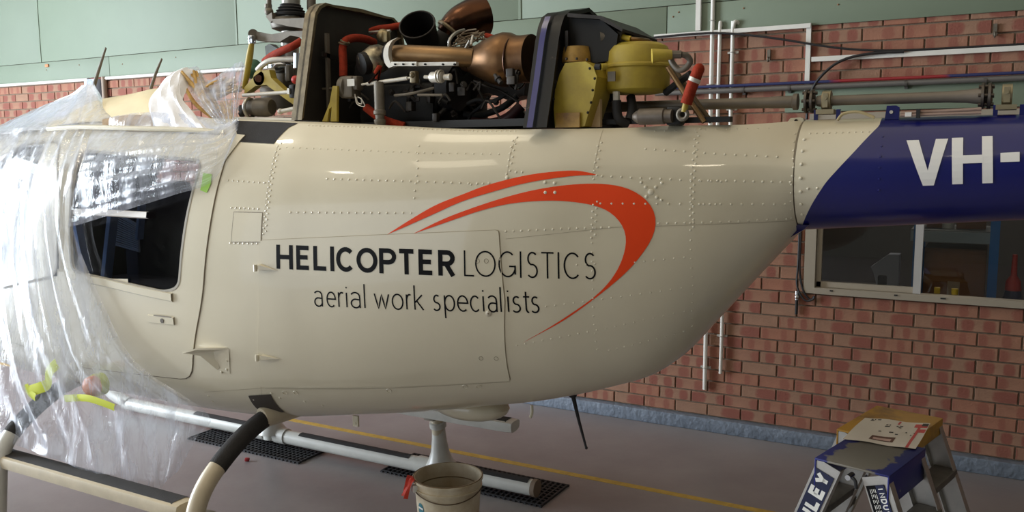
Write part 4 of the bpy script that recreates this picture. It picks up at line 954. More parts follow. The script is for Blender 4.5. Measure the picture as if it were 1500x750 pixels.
# hoses
def hose(pts, r, name='red_hose', m=redhose, par=None): return MB().tube(pts, r, 12, 6).build(name, m, par or eng)
hose([(0.115, 3.04, 2.34), (0.109, 3.05, 2.4), (0.099, 3.06, 2.462), (0.1, 3.08, 2.499), (0.098, 3.14, 2.518), (0.096, 3.22, 2.524), (0.089, 3.3, 2.517)], 0.0182)
MB().torus((0.104, 3.06, 2.485), (.3, 0, 1), 0.0195, .004, 16).torus((0.114, 3.06, 2.493), (.5, 0, 1), 0.0195, .004, 16).build('hose_tie', brass, eng)
hose([(0.055, 3.32, 2.572), (0.103, 3.32, 2.581), (0.156, 3.34, 2.586), (0.205, 3.36, 2.594)], 0.0160)
MB().tube([(0.078, 3.28, 2.561), (0.201, 3.28, 2.559)], .007, 8, 0).build('fuel_line', alu, eng)
hose([(0.253, 3.02, 2.2), (0.304, 3.02, 2.166), (0.363, 3.02, 2.139), (0.442, 3.04, 2.114)], 0.0178)
hose([(-0.066, 3.06, 2.226), (-0.055, 3.08, 2.239), (-0.032, 3.12, 2.253)], 0.0158); hose([(-0.082, 3.08, 2.178), (-0.05, 3.1, 2.193)], 0.0127)
hose([(0.365, 3.25, 2.123), (0.381, 3.25, 2.178), (0.384, 3.28, 2.234)], 0.0124); hose([(0.325, 3., 2.339), (0.333, 3.02, 2.369), (0.317, 3.02, 2.317)], 0.0102)
hose([(0.619, 3.3, 2.138), (0.725, 3.3, 2.126), (0.811, 3.3, 2.151), (0.864, 3.32, 2.2)], 0.0240, 'dark_hose', mat('maroon_hose', srgb(66, 28, 30), .5))
hose([(0.584, 3.3, 2.169), (0.673, 3.3, 2.166), (0.777, 3.3, 2.193), (0.845, 3.32, 2.244)], 0.0150, 'dark_hose', rubber)
hose([(0.728, 3.15, 2.302), (0.788, 3.15, 2.277), (0.846, 3.18, 2.254), (0.916, 3.2, 2.208)], 0.0063, 'dark_hose', darkmetal)
hose([(0.664, 3.2, 2.21), (0.716, 3.2, 2.225), (0.791, 3.2, 2.217), (0.856, 3.22, 2.25)], 0.0087, 'dark_hose', rubber)
hose([(0.628, 3.25, 2.115), (0.65, 3.25, 2.165), (0.718, 3.22, 2.197), (0.771, 3.2, 2.235)], 0.0073, 'dark_hose', rubber)
# governor box with its rods
gv = E_(MB().box((0.185, 3., 2.287), (.075, .07, .095), bevel=.014).lathe((0.147, 3., 2.288), (1, 0, 0), [(-.012, .03), (0, .048), (.028, .05), (.03, .046)], 18).box((0.228, 3., 2.303), (.03, .05, .06), bevel=.008), 'governor', castgrey, 'grey governor box with pale label')
MB().box(Vector((0.224, 2.958, 2.303)), (.040, .002, .030)).build('name_plate', lightmetal, eng, smooth=False)
MB().tube([(-0.048, 3.02, 2.288), (0.103, 3.02, 2.288)], .005, 8, 0).build('control_rod', castgrey, eng)
r_ = MB().tube([(0.258, 2.99, 2.295), (0.295, 2.99, 2.298)], .005, 8, 0).tube([(0.288, 2.99, 2.296), (0.501, 2.99, 2.311)], .0085, 10, 0).tube([(0.501, 2.99, 2.311), (0.532, 2.99, 2.314)], .005, 8, 0)
lab(r_.build('control_rod', lightmetal, eng), 'pale control rod')
MB().box((0.529, 3., 2.315), (.03, .03, .05), bevel=.006).ball((0.529, 2.985, 2.322), .012).build('bell_crank', brass, eng)
MB().tube([(0.424, 3., 2.243), (0.51, 3., 2.248), (0.6, 3.04, 2.27)], .006, 8, 3).build('control_rod', castgrey, eng)
MB().tube([(0.544, 3., 2.241), (0.654, 3.02, 2.238)], .0055, 8, 0).build('control_rod', castgrey, eng)
MB().tube([(0.347, 2.98, 2.279), (0.355, 2.99, 2.348), (0.303, 2.98, 2.298)], .005, 8, 0).build('link_rod', bronze2, eng)
dm = MB().lathe((0.367, 2.97, 2.111), Vector((0.358, 2.98, 2.284))-Vector((0.367, 2.97, 2.111)), [(0, .014), (.015, .024), (.03, .026), (.034, .019), (.05, .020), (.054, .027), (.068, .027), (.072, .022), (.19, .022)], 16)
lab(dm.build('drain_mast', castgrey, eng), 'grey upright breather tube')
hp = MB()
for j in range(3): hp.tube([(0.242, 2.97, 2.242), (0.249, 2.97, 2.218), (0.271, 2.97, 2.212), (0.268, 2.97, 2.238)], .0022+j*.0002, 6, 4)
hp.tube([(0.235, 2.97, 2.254), (0.249, 2.965, 2.212), (0.29, 2.965, 2.2), (0.28, 2.96, 2.229), (0.258, 2.96, 2.241)], .0022, 6, 5)
hp.build('lock_wire', lightmetal, eng)
nz_ = MB().lathe((0.611, 3., 2.311), (1, 0, -.04), [(0, .018), (.006, .022), (.058, .022), (.062, .016)], 18).torus((0.649, 3., 2.312), (1, 0, 0), .024, .004).torus((0.662, 3., 2.312), (1, 0, 0), .024, .004).cyl((0.58, 3., 2.313), (0.611, 3., 2.311), .008).lathe((0.679, 3., 2.308), (1, 0, 0), [(0, .012), (.03, .014), (.034, .008)], 12)
lab(nz_.build('fuel_nozzle', lightmetal, eng), 'pale cylindrical fuel nozzle')
MB().box((-0.034, 3.12, 2.396), (.03, .02, .055), bevel=.01).build('bracket', castgrey, eng)
MB().ball((0.18, 3.25, 2.537), .03, 12).box((0.237, 3.2, 2.521), (.03, .03, .05), bevel=.008).build('valve', mat('valve_brass', srgb(150, 134, 100), .4, .6), eng)
yb = MB().prism([(0.137, 2.94, 2.291), (0.163, 2.94, 2.29), (0.157, 2.94, 2.214), (0.154, 2.94, 2.138), (0.119, 2.94, 2.139), (0.129, 2.94, 2.203), (0.113, 2.94, 2.192), (0.1, 2.94, 2.139), (0.072, 2.94, 2.14), (0.118, 2.94, 2.221)], (0, .014, 0))
lab(yb.build('mount_bracket', yellowp, eng, angle=20), 'yellow forked engine mount')
# dark ducts and plumbing filling the bay
fill = MB()
for j in range(26):
    a = Vector((-0.249, 3.3, 2.249))+Vector((rng.uniform(0, .95), rng.uniform(-.15, .25), rng.uniform(-.08, .10))); b = a+Vector((rng.uniform(-.15, .2), rng.uniform(-.1, .1), rng.uniform(-.09, .09)))
    b.z = max(b.z, 2.125); fill.tube([a, (a+b)/2+Vector((0, -.03, .03)), b], float(rng.uniform(.004, .011)), 7, 4)
stuff(fill.build('plumbing', sootmetal, eng))
sh_ = MB().prism([(0.576, 3.34, 2.376), (0.874, 3.34, 2.326), (0.867, 3.34, 2.245), (0.779, 3.34, 2.23), (0.689, 3.34, 2.263), (0.632, 3.34, 2.259), (0.61, 3.34, 2.224), (0.574, 3.34, 2.225)], (0, .12, 0))
lab(sh_.build('exhaust_shroud', mat('shroud_dark', srgb(28, 20, 18), .6), eng, angle=20), 'dark shroud under the turbine casing')
hose([(0.578, 3.33, 2.121), (0.679, 3.33, 2.113), (0.778, 3.34, 2.129), (0.853, 3.36, 2.181)], 0.0303, 'dark_hose', mat('maroon_hose', srgb(66, 28, 30), .5))
fit = MB()
for j in range(46):
    p = Vector((rng.uniform(.12, .98), rng.uniform(3.02, 3.2), rng.uniform(2.14, 2.33))); q = p+Vector((rng.uniform(-.05, .05), rng.uniform(-.01, .03), rng.uniform(-.05, .05)))
    if j % 3 == 0: fit.box(p, tuple(rng.uniform(.012, .04, 3)), bevel=.003)
    elif j % 3 == 1: fit.lathe(p, q-p, [(0, .010), ((q-p).length*.4, .010), ((q-p).length*.42, .014), ((q-p).length*.6, .014), ((q-p).length*.62, .008), ((q-p).length, .008)], 8)
    else: fit.tube([p, p+Vector((.04, -.01, .03)), q+Vector((.06, 0, -.02))], .005, 6, 4)
stuff(fit.build('fittings', mat('fitting_metal', srgb(66, 60, 54), .5, .4, color2=srgb(30, 26, 24), vscale=9, thr=(.4, .6)), eng))
MB().box((.32, 3.5, 2.27), (.50, .10, .28), bevel=.03).build('oil_cooler_duct', engblack, eng)
MB().box((1.0, 3.30, 2.30), (.10, .12, .36), bevel=.03).build('rear_support', engblack, eng)

# ---- behind the aft firewall: duct, blower, oil tank, starter, drive shaft
du = MB().prism([(1.202, 3.08, 2.52), (1.336, 3.08, 2.499), (1.406, 3.08, 2.439), (1.393, 3.08, 2.344), (1.315, 3.08, 2.338), (1.211, 3.08, 2.375)], (0, .3, 0))
duo = lab(du.build('cooler_duct', engblack, heli, angle=20), 'black sheet-metal oil cooler duct')
MB().prism([(1.211, 3.05, 2.528), (1.349, 3.05, 2.507), (1.437, 3.05, 2.453), (1.434, 3.05, 2.443), (1.343, 3.05, 2.495), (1.211, 3.05, 2.513)], (0, .38, 0)).build('duct_flange', darkmetal, duo, angle=20)
MB().cyl((1.328, 3.1, 2.434), (1.381, 3.12, 2.44), .028).cyl((1.376, 3.12, 2.44), (1.409, 3.12, 2.433), .022, n=8).build('hose_fitting', castgrey, duo)
MB().cyl((1.409, 3.12, 2.433), (1.442, 3.12, 2.423), .011).build('fitting_sleeve', mat('yellow_sleeve', srgb(216, 186, 60), .5), duo)
MB().tube([(1.442, 3.12, 2.423), (1.467, 3.14, 2.421), (1.484, 3.2, 2.421)], .009, 8, 3).build('vent_tube', tan_metal, duo)
bl_ = MB().prism([(1.226, 3., 2.336), (1.311, 3., 2.337), (1.289, 3., 2.275), (1.281, 3., 2.187), (1.289, 3., 2.095), (1.183, 3., 2.094), (1.177, 3., 2.164), (1.183, 3., 2.236), (1.203, 3., 2.297)], (0, .16, 0))
blo = lab(bl_.build('blower_housing', yellowp, heli, angle=25), 'yellow oil cooler blower housing')
MB().prism([(1.313, 2.995, 2.336), (1.344, 2.995, 2.315), (1.358, 2.995, 2.279), (1.347, 2.995, 2.209), (1.325, 2.995, 2.145), (1.309, 2.995, 2.097), (1.292, 2.995, 2.095), (1.283, 2.995, 2.186), (1.291, 2.995, 2.275)], (0, .15, 0)).build('housing_side', yellowp, blo, angle=25)
MB().lathe((1.237, 3.08, 2.342), (0, 0, 1), [(0, .058), (.02, .058), (.05, .052), (.06, .05)], 20).build('blower_neck', ochre, blo)
MB().box((1.245, 2.985, 2.121), (.10, .01, .055)).build('mount_foot', ochre, blo)
bt = MB()
for p in ((1.239, 2.985, 2.349), (1.281, 2.985, 2.347), (1.323, 2.985, 2.342), (1.334, 2.985, 2.309), (1.354, 2.985, 2.271), (1.346, 2.985, 2.229), (1.34, 2.985, 2.184), (1.327, 2.985, 2.147), (1.193, 2.985, 2.266), (1.185, 2.985, 2.202)): bt.ball(p, .0055, 8)
stuff(bt.build('rivet_heads', darkmetal, blo))
MB().prism([(1.335, 3.06, 2.3), (1.343, 3.06, 2.3), (1.345, 3.06, 2.095), (1.291, 3.06, 2.096)], (0, .02, 0)).build('wedge_plate', palewood, heli, angle=20)
tc_ = Vector((1.446, 3.18, 2.247)); kk = 0.0026
tk = MB().lathe(tc_+Vector((0, 0, -10*kk)), (0, 0, 1), [(0, 30*kk), (2*kk, 40*kk), (6*kk, 46*kk), (12*kk, 48*kk), (36*kk, 48.5*kk), (38*kk, 51*kk), (41*kk, 51*kk), (43*kk, 49*kk), (60*kk, 48*kk), (68*kk, 44*kk), (73*kk, 34*kk), (75*kk, 18*kk)], 40)
tk = lab(tk.build('oil_tank', yellowp, heli, angle=30), 'dull yellow round oil tank')
MB().cyl((1.574, 2.99, 2.341), (1.638, 3.02, 2.345), .026, .017).build('filler_boss', yellowp, tk)
MB().cyl((1.638, 3.02, 2.345), (1.67, 3.03, 2.344), .014, n=8).build('hose_nut', castgrey, tk)
MB().cyl((1.385, 3.02, 2.317), (1.372, 3., 2.314), .012).build('tank_port', yellowp, tk)
MB().cyl((1.372, 3., 2.314), (1.35, 3., 2.315), .012, n=8).build('port_nut', rubber, tk)
MB().box((1.401, 3.035, 2.28), (.03, .006, .036)).build('sight_plate', castgrey, tk, smooth=False)
MB().cyl((1.402, 3.08, 2.227), (1.403, 3.08, 2.194), .014, n=8).build('drain_nut', lightmetal, tk)
MB().tube([(1.403, 3.08, 2.194), (1.406, 3.08, 2.148), (1.417, 3.08, 2.12), (1.443, 3.1, 2.104)], .018, 10, 4).build('black_hose', rubber, tk)
MB().tube([(1.433, 3.15, 2.209), (1.451, 3.12, 2.161), (1.448, 3.1, 2.12)], .018, 10, 4).build('black_hose', rubber, tk)
MB().tube([(1.67, 3.03, 2.344), (1.686, 3.04, 2.339), (1.696, 3.05, 2.32), (1.679, 3.05, 2.297), (1.654, 3.05, 2.293), (1.63, 3.05, 2.319), (1.625, 3.05, 2.338)], .011, 10, 5).build('vent_tube', castgrey, tk)
MB().tube([(1.596, 3.1, 2.31), (1.667, 3.1, 2.203), (1.738, 3.1, 2.106)], .010, 10, 0).build('tank_strut', tan_metal, tk)
MB().tube([(1.587, 3.18, 2.322), (1.655, 3.18, 2.221), (1.74, 3.18, 2.108)], .009, 10, 0).build('tank_strut', mat('strut_brown', srgb(96, 78, 54), .5, .4), tk)
MB().tube([(1.678, 3.12, 2.283), (1.635, 3.14, 2.262), (1.595, 3.16, 2.24), (1.562, 3.18, 2.222)], .014, 8, 4).build('black_hose', rubber, tk)
rh = MB().tube([(1.744, 3., 2.29), (1.737, 3., 2.271), (1.719, 3., 2.225), (1.7, 3., 2.168)], 0.0205, 16, 5).ball((1.744, 3., 2.287), 0.0203, 12)
rho = lab(rh.build('red_boot', redhose, heli), 'orange-red rubber hose sleeve')
MB().cyl((1.732, 3., 2.257), (1.726, 3., 2.244), 0.0217).build('hose_clamp', lightmetal, rho)
MB().cyl((1.7, 3., 2.173), (1.693, 3., 2.14), 0.0109).build('elbow', yellowp, rho)
MB().torus((1.688, 3., 2.131), (0, 1, 0), 0.0170, .008, 18).build('elbow_ring', castgrey, rho)
sg = MB().lathe((1.514, 3.02, 2.128), (1, 0, 0), [(-.02, .012), (-.01, .02), (0, .024), (.006, .030), (.10, .030), (.104, .024), (.13, .024)], 18)
lab(sg.build('actuator', mat('actuator_grey', srgb(110, 100, 90), .45, .5, var=.3, vscale=20), heli), 'grey cylindrical actuator on the deck')
MB().box((1.643, 3.06, 2.129), (.06, .06, .07), bevel=.012).box((1.58, 3.12, 2.115), (.5, .04, .02)).build('actuator_mount', engblack, heli)
# tail rotor drive shaft
shm = mat('shaft_grey', srgb(122, 112, 100), .5, .3, var=.15, vscale=10)
sh = MB().cyl((1.20, YC, 2.180), (1.93, YC, 2.178), .0205, n=18).lathe((1.93, YC, 2.178), (1, 0, .0), [(0, .0215), (.06, .0225), (.08, .0225), (.085, .030), (.10, .030)], 18).lathe((2.115, YC, 2.178), (1, 0, 0), [(-.02, .018), (.0, .022), (.02, .018), (.40, .019), (.46, .022), (.515, .030)], 18)
sho = lab(sh.build('drive_shaft', shm, heli), 'long grey tail rotor drive shaft')
def coupling(x):
    c = MB().lathe((x, YC, 2.178), (1, 0, 0), [(-.045, .02), (-.044, .042), (-.036, .044), (-.03, .028), (-.024, .042), (-.016, .044), (-.01, .02)], 20)
    for q in range(6):
        a = q*PI/3; c.cyl((x-.052, YC+.034*math.cos(a), 2.178+.034*math.sin(a)), (x-.006, YC+.034*math.cos(a), 2.178+.034*math.sin(a)), .006, n=8)
    c.build('shaft_coupling', mat('coupling_dark', srgb(84, 76, 68), .4, .7), sho)
    b = MB().lathe((x, YC, 2.178), (1, 0, 0), [(.015, .02), (.016, .036), (.045, .036), (.046, .02)], 20).box((x+.03, YC-.034, 2.178), (.018, .012, .05)).cyl((x+.03, YC-.045, 2.185), (x+.03, YC-.03, 2.185), .006, n=8).box((x+.03, YC, 2.138), (.06, .08, .016))
    b.build('bearing_hanger', mat('hanger_brass', srgb(156, 144, 116), .4, .6), sho)
    MB().box((x+.0, YC-.03, 2.115), (.014, .012, .06)).build('hanger_bracket', blue, boom); MB().box((x+.075, YC-.03, 2.115), (.014, .012, .06)).build('hanger_bracket', blue, boom)
coupling(2.10); coupling(2.66)
MB().prism([(2.33, 3.22, 2.105), (2.375, 3.22, 2.105), (2.375, 3.22, 2.145), (2.365, 3.22, 2.152), (2.335, 3.22, 2.152)], (0, .02, 0)).build('shaft_cover_lug', blue, boom)
MB().cyl((2.350, 3.217, 2.13), (2.350, 3.221, 2.13), .006, n=10).build('bolt', lightmetal, boom)
MB().tube([(2.18, 3.2, 2.105), (2.20, 3.2, 2.128), (2.25, 3.2, 2.132), (2.30, 3.2, 2.112)], .005, 8, 4).build('wire_loop', mat('wire_straw', srgb(176, 160, 120), .5), boom)
MB().tube([(2.38, 3.21, 2.125), (2.5, 3.21, 2.128), (2.62, 3.21, 2.132)], .006, 8, 0).tube([(2.38, 3.20, 2.117), (2.62, 3.20, 2.12)], .005, 8, 0).build('wire_run', mat('wire_pink', srgb(150, 126, 114), .6), boom)
MB().box((2.435, 3.2, 2.122), (.012, .02, .03)).build('wire_clip', rubber, boom); MB().box((2.405, 3.2, 2.12), (.02, .012, .014)).build('wire_ferrule', white, boom)

# ---- transmission and mast ahead of the forward firewall
tm = MB().lathe((-0.523, 3.35, 2.226), (0, 0, 1), [(0, .12), (.10, .13), (.14, .10), (.17, .085), (.30, .07)], 22)
tr = tm.build('transmission', castgrey, heli)
T_ = lambda mb, name, m, l=None, ang=38: (lambda o: lab(o, l) if l else o)(mb.build(name, m, tr, angle=ang))
T_(MB().cyl((-0.446, 3.3, 2.441), (-0.403, 3.3, 2.949), .045, n=20), 'rotor_mast', alu)
bo = [(0, 0.0780), (.012, 0.0814), (.018, 0.0644), (.026, 0.0712), (.032, 0.0576), (.040, 0.0627), (.046, 0.0509), (.054, 0.0525), (.062, 0.0407)]
T_(MB().lathe((-0.425, 3.3, 2.676), (0, 0, 1), bo, 26), 'rubber_boot', rubber, 'black bellows boot on the mast')
T_(MB().lathe((-0.438, 3.3, 2.604), (0, 0, 1), [(0, .05), (.012, .085), (.03, .09), (.06, .085), (.066, .07)], 24).prism([(-0.433, 3.18, 2.649), (-0.227, 3.18, 2.639), (-0.23, 3.18, 2.589), (-0.341, 3.18, 2.609), (-0.433, 3.18, 2.632)], (0, .09, 0)), 'swashplate', castgrey, 'grey swashplate')
T_(MB().prism([(-0.597, 3.2, 2.608), (-0.551, 3.2, 2.598), (-0.46, 3.2, 2.581), (-0.362, 3.2, 2.588), (-0.253, 3.2, 2.583), (-0.254, 3.2, 2.551), (-0.341, 3.2, 2.567), (-0.408, 3.2, 2.542), (-0.553, 3.2, 2.555), (-0.599, 3.2, 2.565)], (0, .07, 0)).cyl((-0.574, 3.19, 2.588), (-0.665, 3.28, 2.605), .025), 'swashplate_arm', castgrey)
T_(MB().cyl((-0.486, 3.22, 2.814), (-0.49, 3.22, 2.724), .012).cyl((-0.495, 3.22, 2.73), (-0.496, 3.22, 2.711), .018, n=8).ball((-0.492, 3.22, 2.694), .022).prism([(-0.496, 3.2, 2.669), (-0.455, 3.2, 2.685), (-0.452, 3.2, 2.646), (-0.466, 3.2, 2.637)], (0, .04, 0)), 'pitch_link', castgrey)
T_(MB().cyl((-0.33, 3.35, 2.82), (-0.335, 3.35, 2.709), .022), 'mast_tube', castgrey)
T_(MB().tube([(-0.575, 3.18, 2.548), (-0.592, 3.18, 2.489), (-0.622, 3.18, 2.39), (-0.644, 3.18, 2.324)], [.012, .017, .017, .012], 10, 3), 'yellow_link', yellowp, 'yellow tapered control link')
T_(MB().box((-0.574, 3.18, 2.561), (.03, .03, .045), bevel=.008), 'clevis', chrome)
T_(MB().tube([(-0.434, 3.12, 2.442), (-0.368, 3.1, 2.462), (-0.287, 3.08, 2.478), (-0.218, 3.08, 2.495), (-0.176, 3.1, 2.52)], 0.0177, 12, 5), 'red_hose', redhose)
T_(MB().tube([(-0.461, 3.1, 2.403), (-0.404, 3.08, 2.424), (-0.341, 3.08, 2.44), (-0.222, 3.1, 2.441)], .014, 10, 4), 'elbow_pipe', lightmetal)
T_(MB().prism([(-0.509, 3.2, 2.526), (-0.481, 3.2, 2.537), (-0.419, 3.2, 2.507), (-0.439, 3.2, 2.475), (-0.503, 3.2, 2.472)], (0, .08, 0)), 'chrome_housing', chrome, None, 20)
T_(MB().ball((-0.406, 3.2, 2.421), .06, 14, (1.3, 1, .55)), 'chrome_cover', chrome); T_(MB().cyl((-0.204, 3.1, 2.465), (-0.208, 3.1, 2.397), .02), 'chrome_tube', chrome)
ym_ = MB().lathe((-0.418, 3.06, 2.359), (0, 1, 0), [(0, .036), (.05, .036)], 20)
ym_.prism([(-0.449, 3.06, 2.367), (-0.394, 3.06, 2.393), (-0.35, 3.06, 2.394), (-0.339, 3.06, 2.356), (-0.277, 3.06, 2.309), (-0.198, 3.06, 2.256), (-0.2, 3.06, 2.224), (-0.295, 3.06, 2.278), (-0.371, 3.06, 2.325), (-0.443, 3.06, 2.322), (-0.517, 3.06, 2.286), (-0.515, 3.06, 2.319)], (0, .04, 0))
yo = T_(ym_, 'yellow_mount', yellowp, 'yellow cast transmission mount arm', 25)
T_(MB().cyl((-0.41, 3.05, 2.355), (-0.419, 3.058, 2.356), .017), 'mount_bolt', mat('rust_bolt', srgb(110, 76, 60), .5, .5))
T_(MB().box((-0.405, 3.2, 2.355), (.09, .08, .07), bevel=.012).box((-0.316, 3.16, 2.381), (.03, .04, .08), bevel=.01), 'gear_case', castgrey)
T_(MB().ball((-0.186, 3.06, 2.34), .02), 'red_cap', mat('red_knob', srgb(190, 50, 40), .4))
T_(MB().tube([(-0.443, 2.98, 2.274), (-0.151, 2.98, 2.278)], .009, 10, 0).box((-0.147, 2.98, 2.281), (.012, .026, .026)), 'push_rod', lightmetal, 'pale horizontal push rod')
T_(MB().box((-0.136, 2.99, 2.281), (.03, .03, .06), bevel=.006), 'rod_end', rubber)
T_(MB().lathe((-0.45, 3., 2.217), (1, .15, 0), [(0, .03), (.03, .036), (.06, .038), (.065, .043), (.12, .045), (.14, .042), (.15, .035)], 20), 'servo_cylinder', castgrey, 'grey servo cylinder')
T_(MB().torus((-0.413, 2.99, 2.215), (1, .15, 0), .043, .008, 20), 'servo_band', alu)
T_(MB().tube([(-0.21, 2.98, 2.193), (-0.122, 2.98, 2.203)], .010, 10, 0).ball((-0.21, 2.98, 2.193), .014), 'servo_rod', lightmetal)
T_(MB().tube([(-0.464, 2.98, 2.216), (-0.433, 2.97, 2.196), (-0.451, 2.97, 2.184)], .016, 10, 3), 'servo_hose', sootmetal)
T_(MB().box((-.32, 3.3, 2.15), (.55, .5, .04)).box((-.18, 3.45, 2.24), (.3, .1, .2), bevel=.02), 'deck_pan', engblack)
T_(MB().bar((-0.383, 2.875, 2.163), (-0.018, 2.875, 2.149), .02, .012), 'deck_edge', mat('edge_pale', srgb(196, 186, 166), .5), None)
T_(MB().ball((-0.645, 3.24, 2.41), .035, 12).ball((-0.669, 3.28, 2.441), .04, 12), 'green_hose', mat('green_hose', srgb(70, 110, 84), .6))

# ================================================================ things on the floor
# ---- rubber ring mats under the far skid
matm = mat('mat_rubber', srgb(42, 41, 44), .7)
def rubber_mat(x0, x1, y0, y1, label, rot=0.):
    nx, ny = int((x1-x0)/.034), int((y1-y0)/.034); mb = MB(); w, h = x1-x0, y1-y0
    R = Matrix.Rotation(rot, 3, 'Z'); c = Vector(((x0+x1)/2, (y0+y1)/2, 0))
    for i in range(nx+1): mb.box(c+R @ Vector((-w/2+w*i/nx, 0, .007)), (.011, h, .014), R)
    for j in range(ny+1): mb.box(c+R @ Vector((0, -h/2+h*j/ny, .0065)), (w, .011, .012), R)
    for i in range(0, nx+1): 
        for s in (-1, 1): mb.box(c+R @ Vector((-w/2+w*i/nx, s*(h/2+.006), .005)), (.016, .014, .010), R)
    o = mb.build('rubber_mat', matm, smooth=False, fix=False)
    return tag(o, label, 'mat', 'open-weave rubber mats under the far skid')
rubber_mat(-2.19, -1.17, 4.02, 4.44, 'black open-weave rubber mat at the forward end of the far skid tube')
rubber_mat(-.60, .53, 4.16, 4.50, 'black open-weave rubber mat under the far skid tube behind the bucket', -.01)
rubber_mat(-2.19, -1.17, 2.12, 2.54, 'black open-weave rubber mat at the forward end of the near skid tube')
rubber_mat(-.60, .53, 2.16, 2.50, 'black open-weave rubber mat at the aft end of the near skid tube')
bit = MB().box((-1.499, 3.894, 0.012), (.03, .025, .022), Matrix.Rotation(.5, 3, 'Z'), bevel=.006)
tag(bit.build('red_plug', mat('plug_red', srgb(170, 40, 44), .5)), 'tiny red plug lying on the bare floor near the aft cross tube', 'plug')

# ---- bucket
bx, by = .365, 3.452
bucketm = mat('bucket_plastic', srgb(214, 202, 178), .5, color2=srgb(182, 160, 124), vscale=9, thr=(.35, .75))
t = thing('bucket', 'dirty white plastic bucket on the floor under the belly', 'bucket', (bx, by, 0))
H, RT, RBm = .40, .168, .140
rr = lambda z: RBm+(RT-RBm)*z/H
prof = [(0.001, RBm-.01), (.006, RBm)]+[(z, rr(z)) for z in (.1, .2, .30)]+[(.345, rr(.345)), (.347, rr(.345)+.007), (.356, rr(.35)+.007), (.358, rr(.36)), (.385, rr(.385)), (.387, RT+.008), (.398, RT+.009), (.402, RT+.004), (.400, RT-.004), (.36, rr(.36)-.006), (.2, rr(.2)-.005), (.02, RBm-.006), (.018, .01)]
MB().lathe((bx, by, 0), (0, 0, 1), prof, 48, cap=True).build('pail', bucketm, t)
MB().torus((bx, by, .399), (0, 0, 1), RT+.004, .0035, 48, 6).build('rim_grime', mat('grime', srgb(120, 96, 66), .7), t)
MB().torus((bx, by, .33), (0, 0, 1), rr(.33)-.006, .003, 48, 6).build('scum_line', mat('grime', srgb(120, 96, 66), .7), t)
d = (Vector((2.657, 0, .4))-Vector((bx, by, .4))).normalized(); sd = Vector((-d.y, d.x, 0)).normalized()
hp_ = []
for a in np.linspace(-1.25, 1.25, 15):
    n_ = d*math.cos(a)+sd*math.sin(a); hp_.append(Vector((bx, by, 0))+n_*(RT+.006)+Vector((0, 0, .352-.035*math.cos(a)**2)))
lab(MB().tube(hp_, .0028, 6, 2).build('handle_wire', mat('wire_brown', srgb(96, 78, 58), .5, .5), t), 'bail wire hanging in front')
for a in (-1.2,):
    n_ = d*math.cos(a)+sd*math.sin(a); MB().box(Vector((bx, by, .362))+n_*(RT+.006), (.03, .03, .036), Matrix.Rotation(math.atan2(n_.y, n_.x), 3, 'Z'), bevel=.006).build('handle_ear', mat('ear_white', srgb(224, 222, 216), .5), t)
def on_bucket(u, z, off): n_ = d*math.cos(u)+sd*math.sin(u); return Vector((bx, by, z))+n_*(rr(z)+off)
A0 = -1.0
rows = [[on_bucket(A0+.15*r*math.cos(q), .262+.033*r*math.sin(q), .0015) for q in np.linspace(0, 2*PI, 25)] for r in (.01, .5, 1)]
em = MB().grid(rows).build('bucket_emblem', mat('emblem_teal', srgb(40, 110, 120), .5), t)
MB().grid([[on_bucket(A0+.12*u, .262+.008+v, .0028) for u in np.linspace(-1, 1, 7)] for v in (-.006, .004)]).build('emblem_band', white, em)
MB().grid([[on_bucket(A0+.15*math.cos(q), .262+.033*math.sin(q)+v*.006, .0024) for q in np.linspace(PI, 2*PI, 13)] for v in (-1, .2)]).build('emblem_ring', black_vinyl, em)
# red rag over the rim
rg = []
ra = -1.30
for i, v in enumerate(np.linspace(0, 1, 9)):
    row = []
    for u in np.linspace(-1, 1, 9):
        n_ = d*math.cos(ra+u*.16)+sd*math.sin(ra+u*.16); wv = .008*math.sin(u*6+v*4)+.005*math.sin(u*11)
        if v < .3: p = Vector((bx, by, .38+.12*v))+n_*(RT-.014+.09*v)
        else: p = Vector((bx, by, .416-(v-.3)*.125+.01*math.sin(u*5)))+n_*(RT+.016+.06*(v-.3)+wv)
        row.append(p)
    rg.append(row)
tag(MB().grid(rg).build('red_rag', mat('rag_red', srgb(214, 62, 36), .75, var=.35, vscale=30)), 'crumpled red rag hanging over the bucket rim', 'rag')

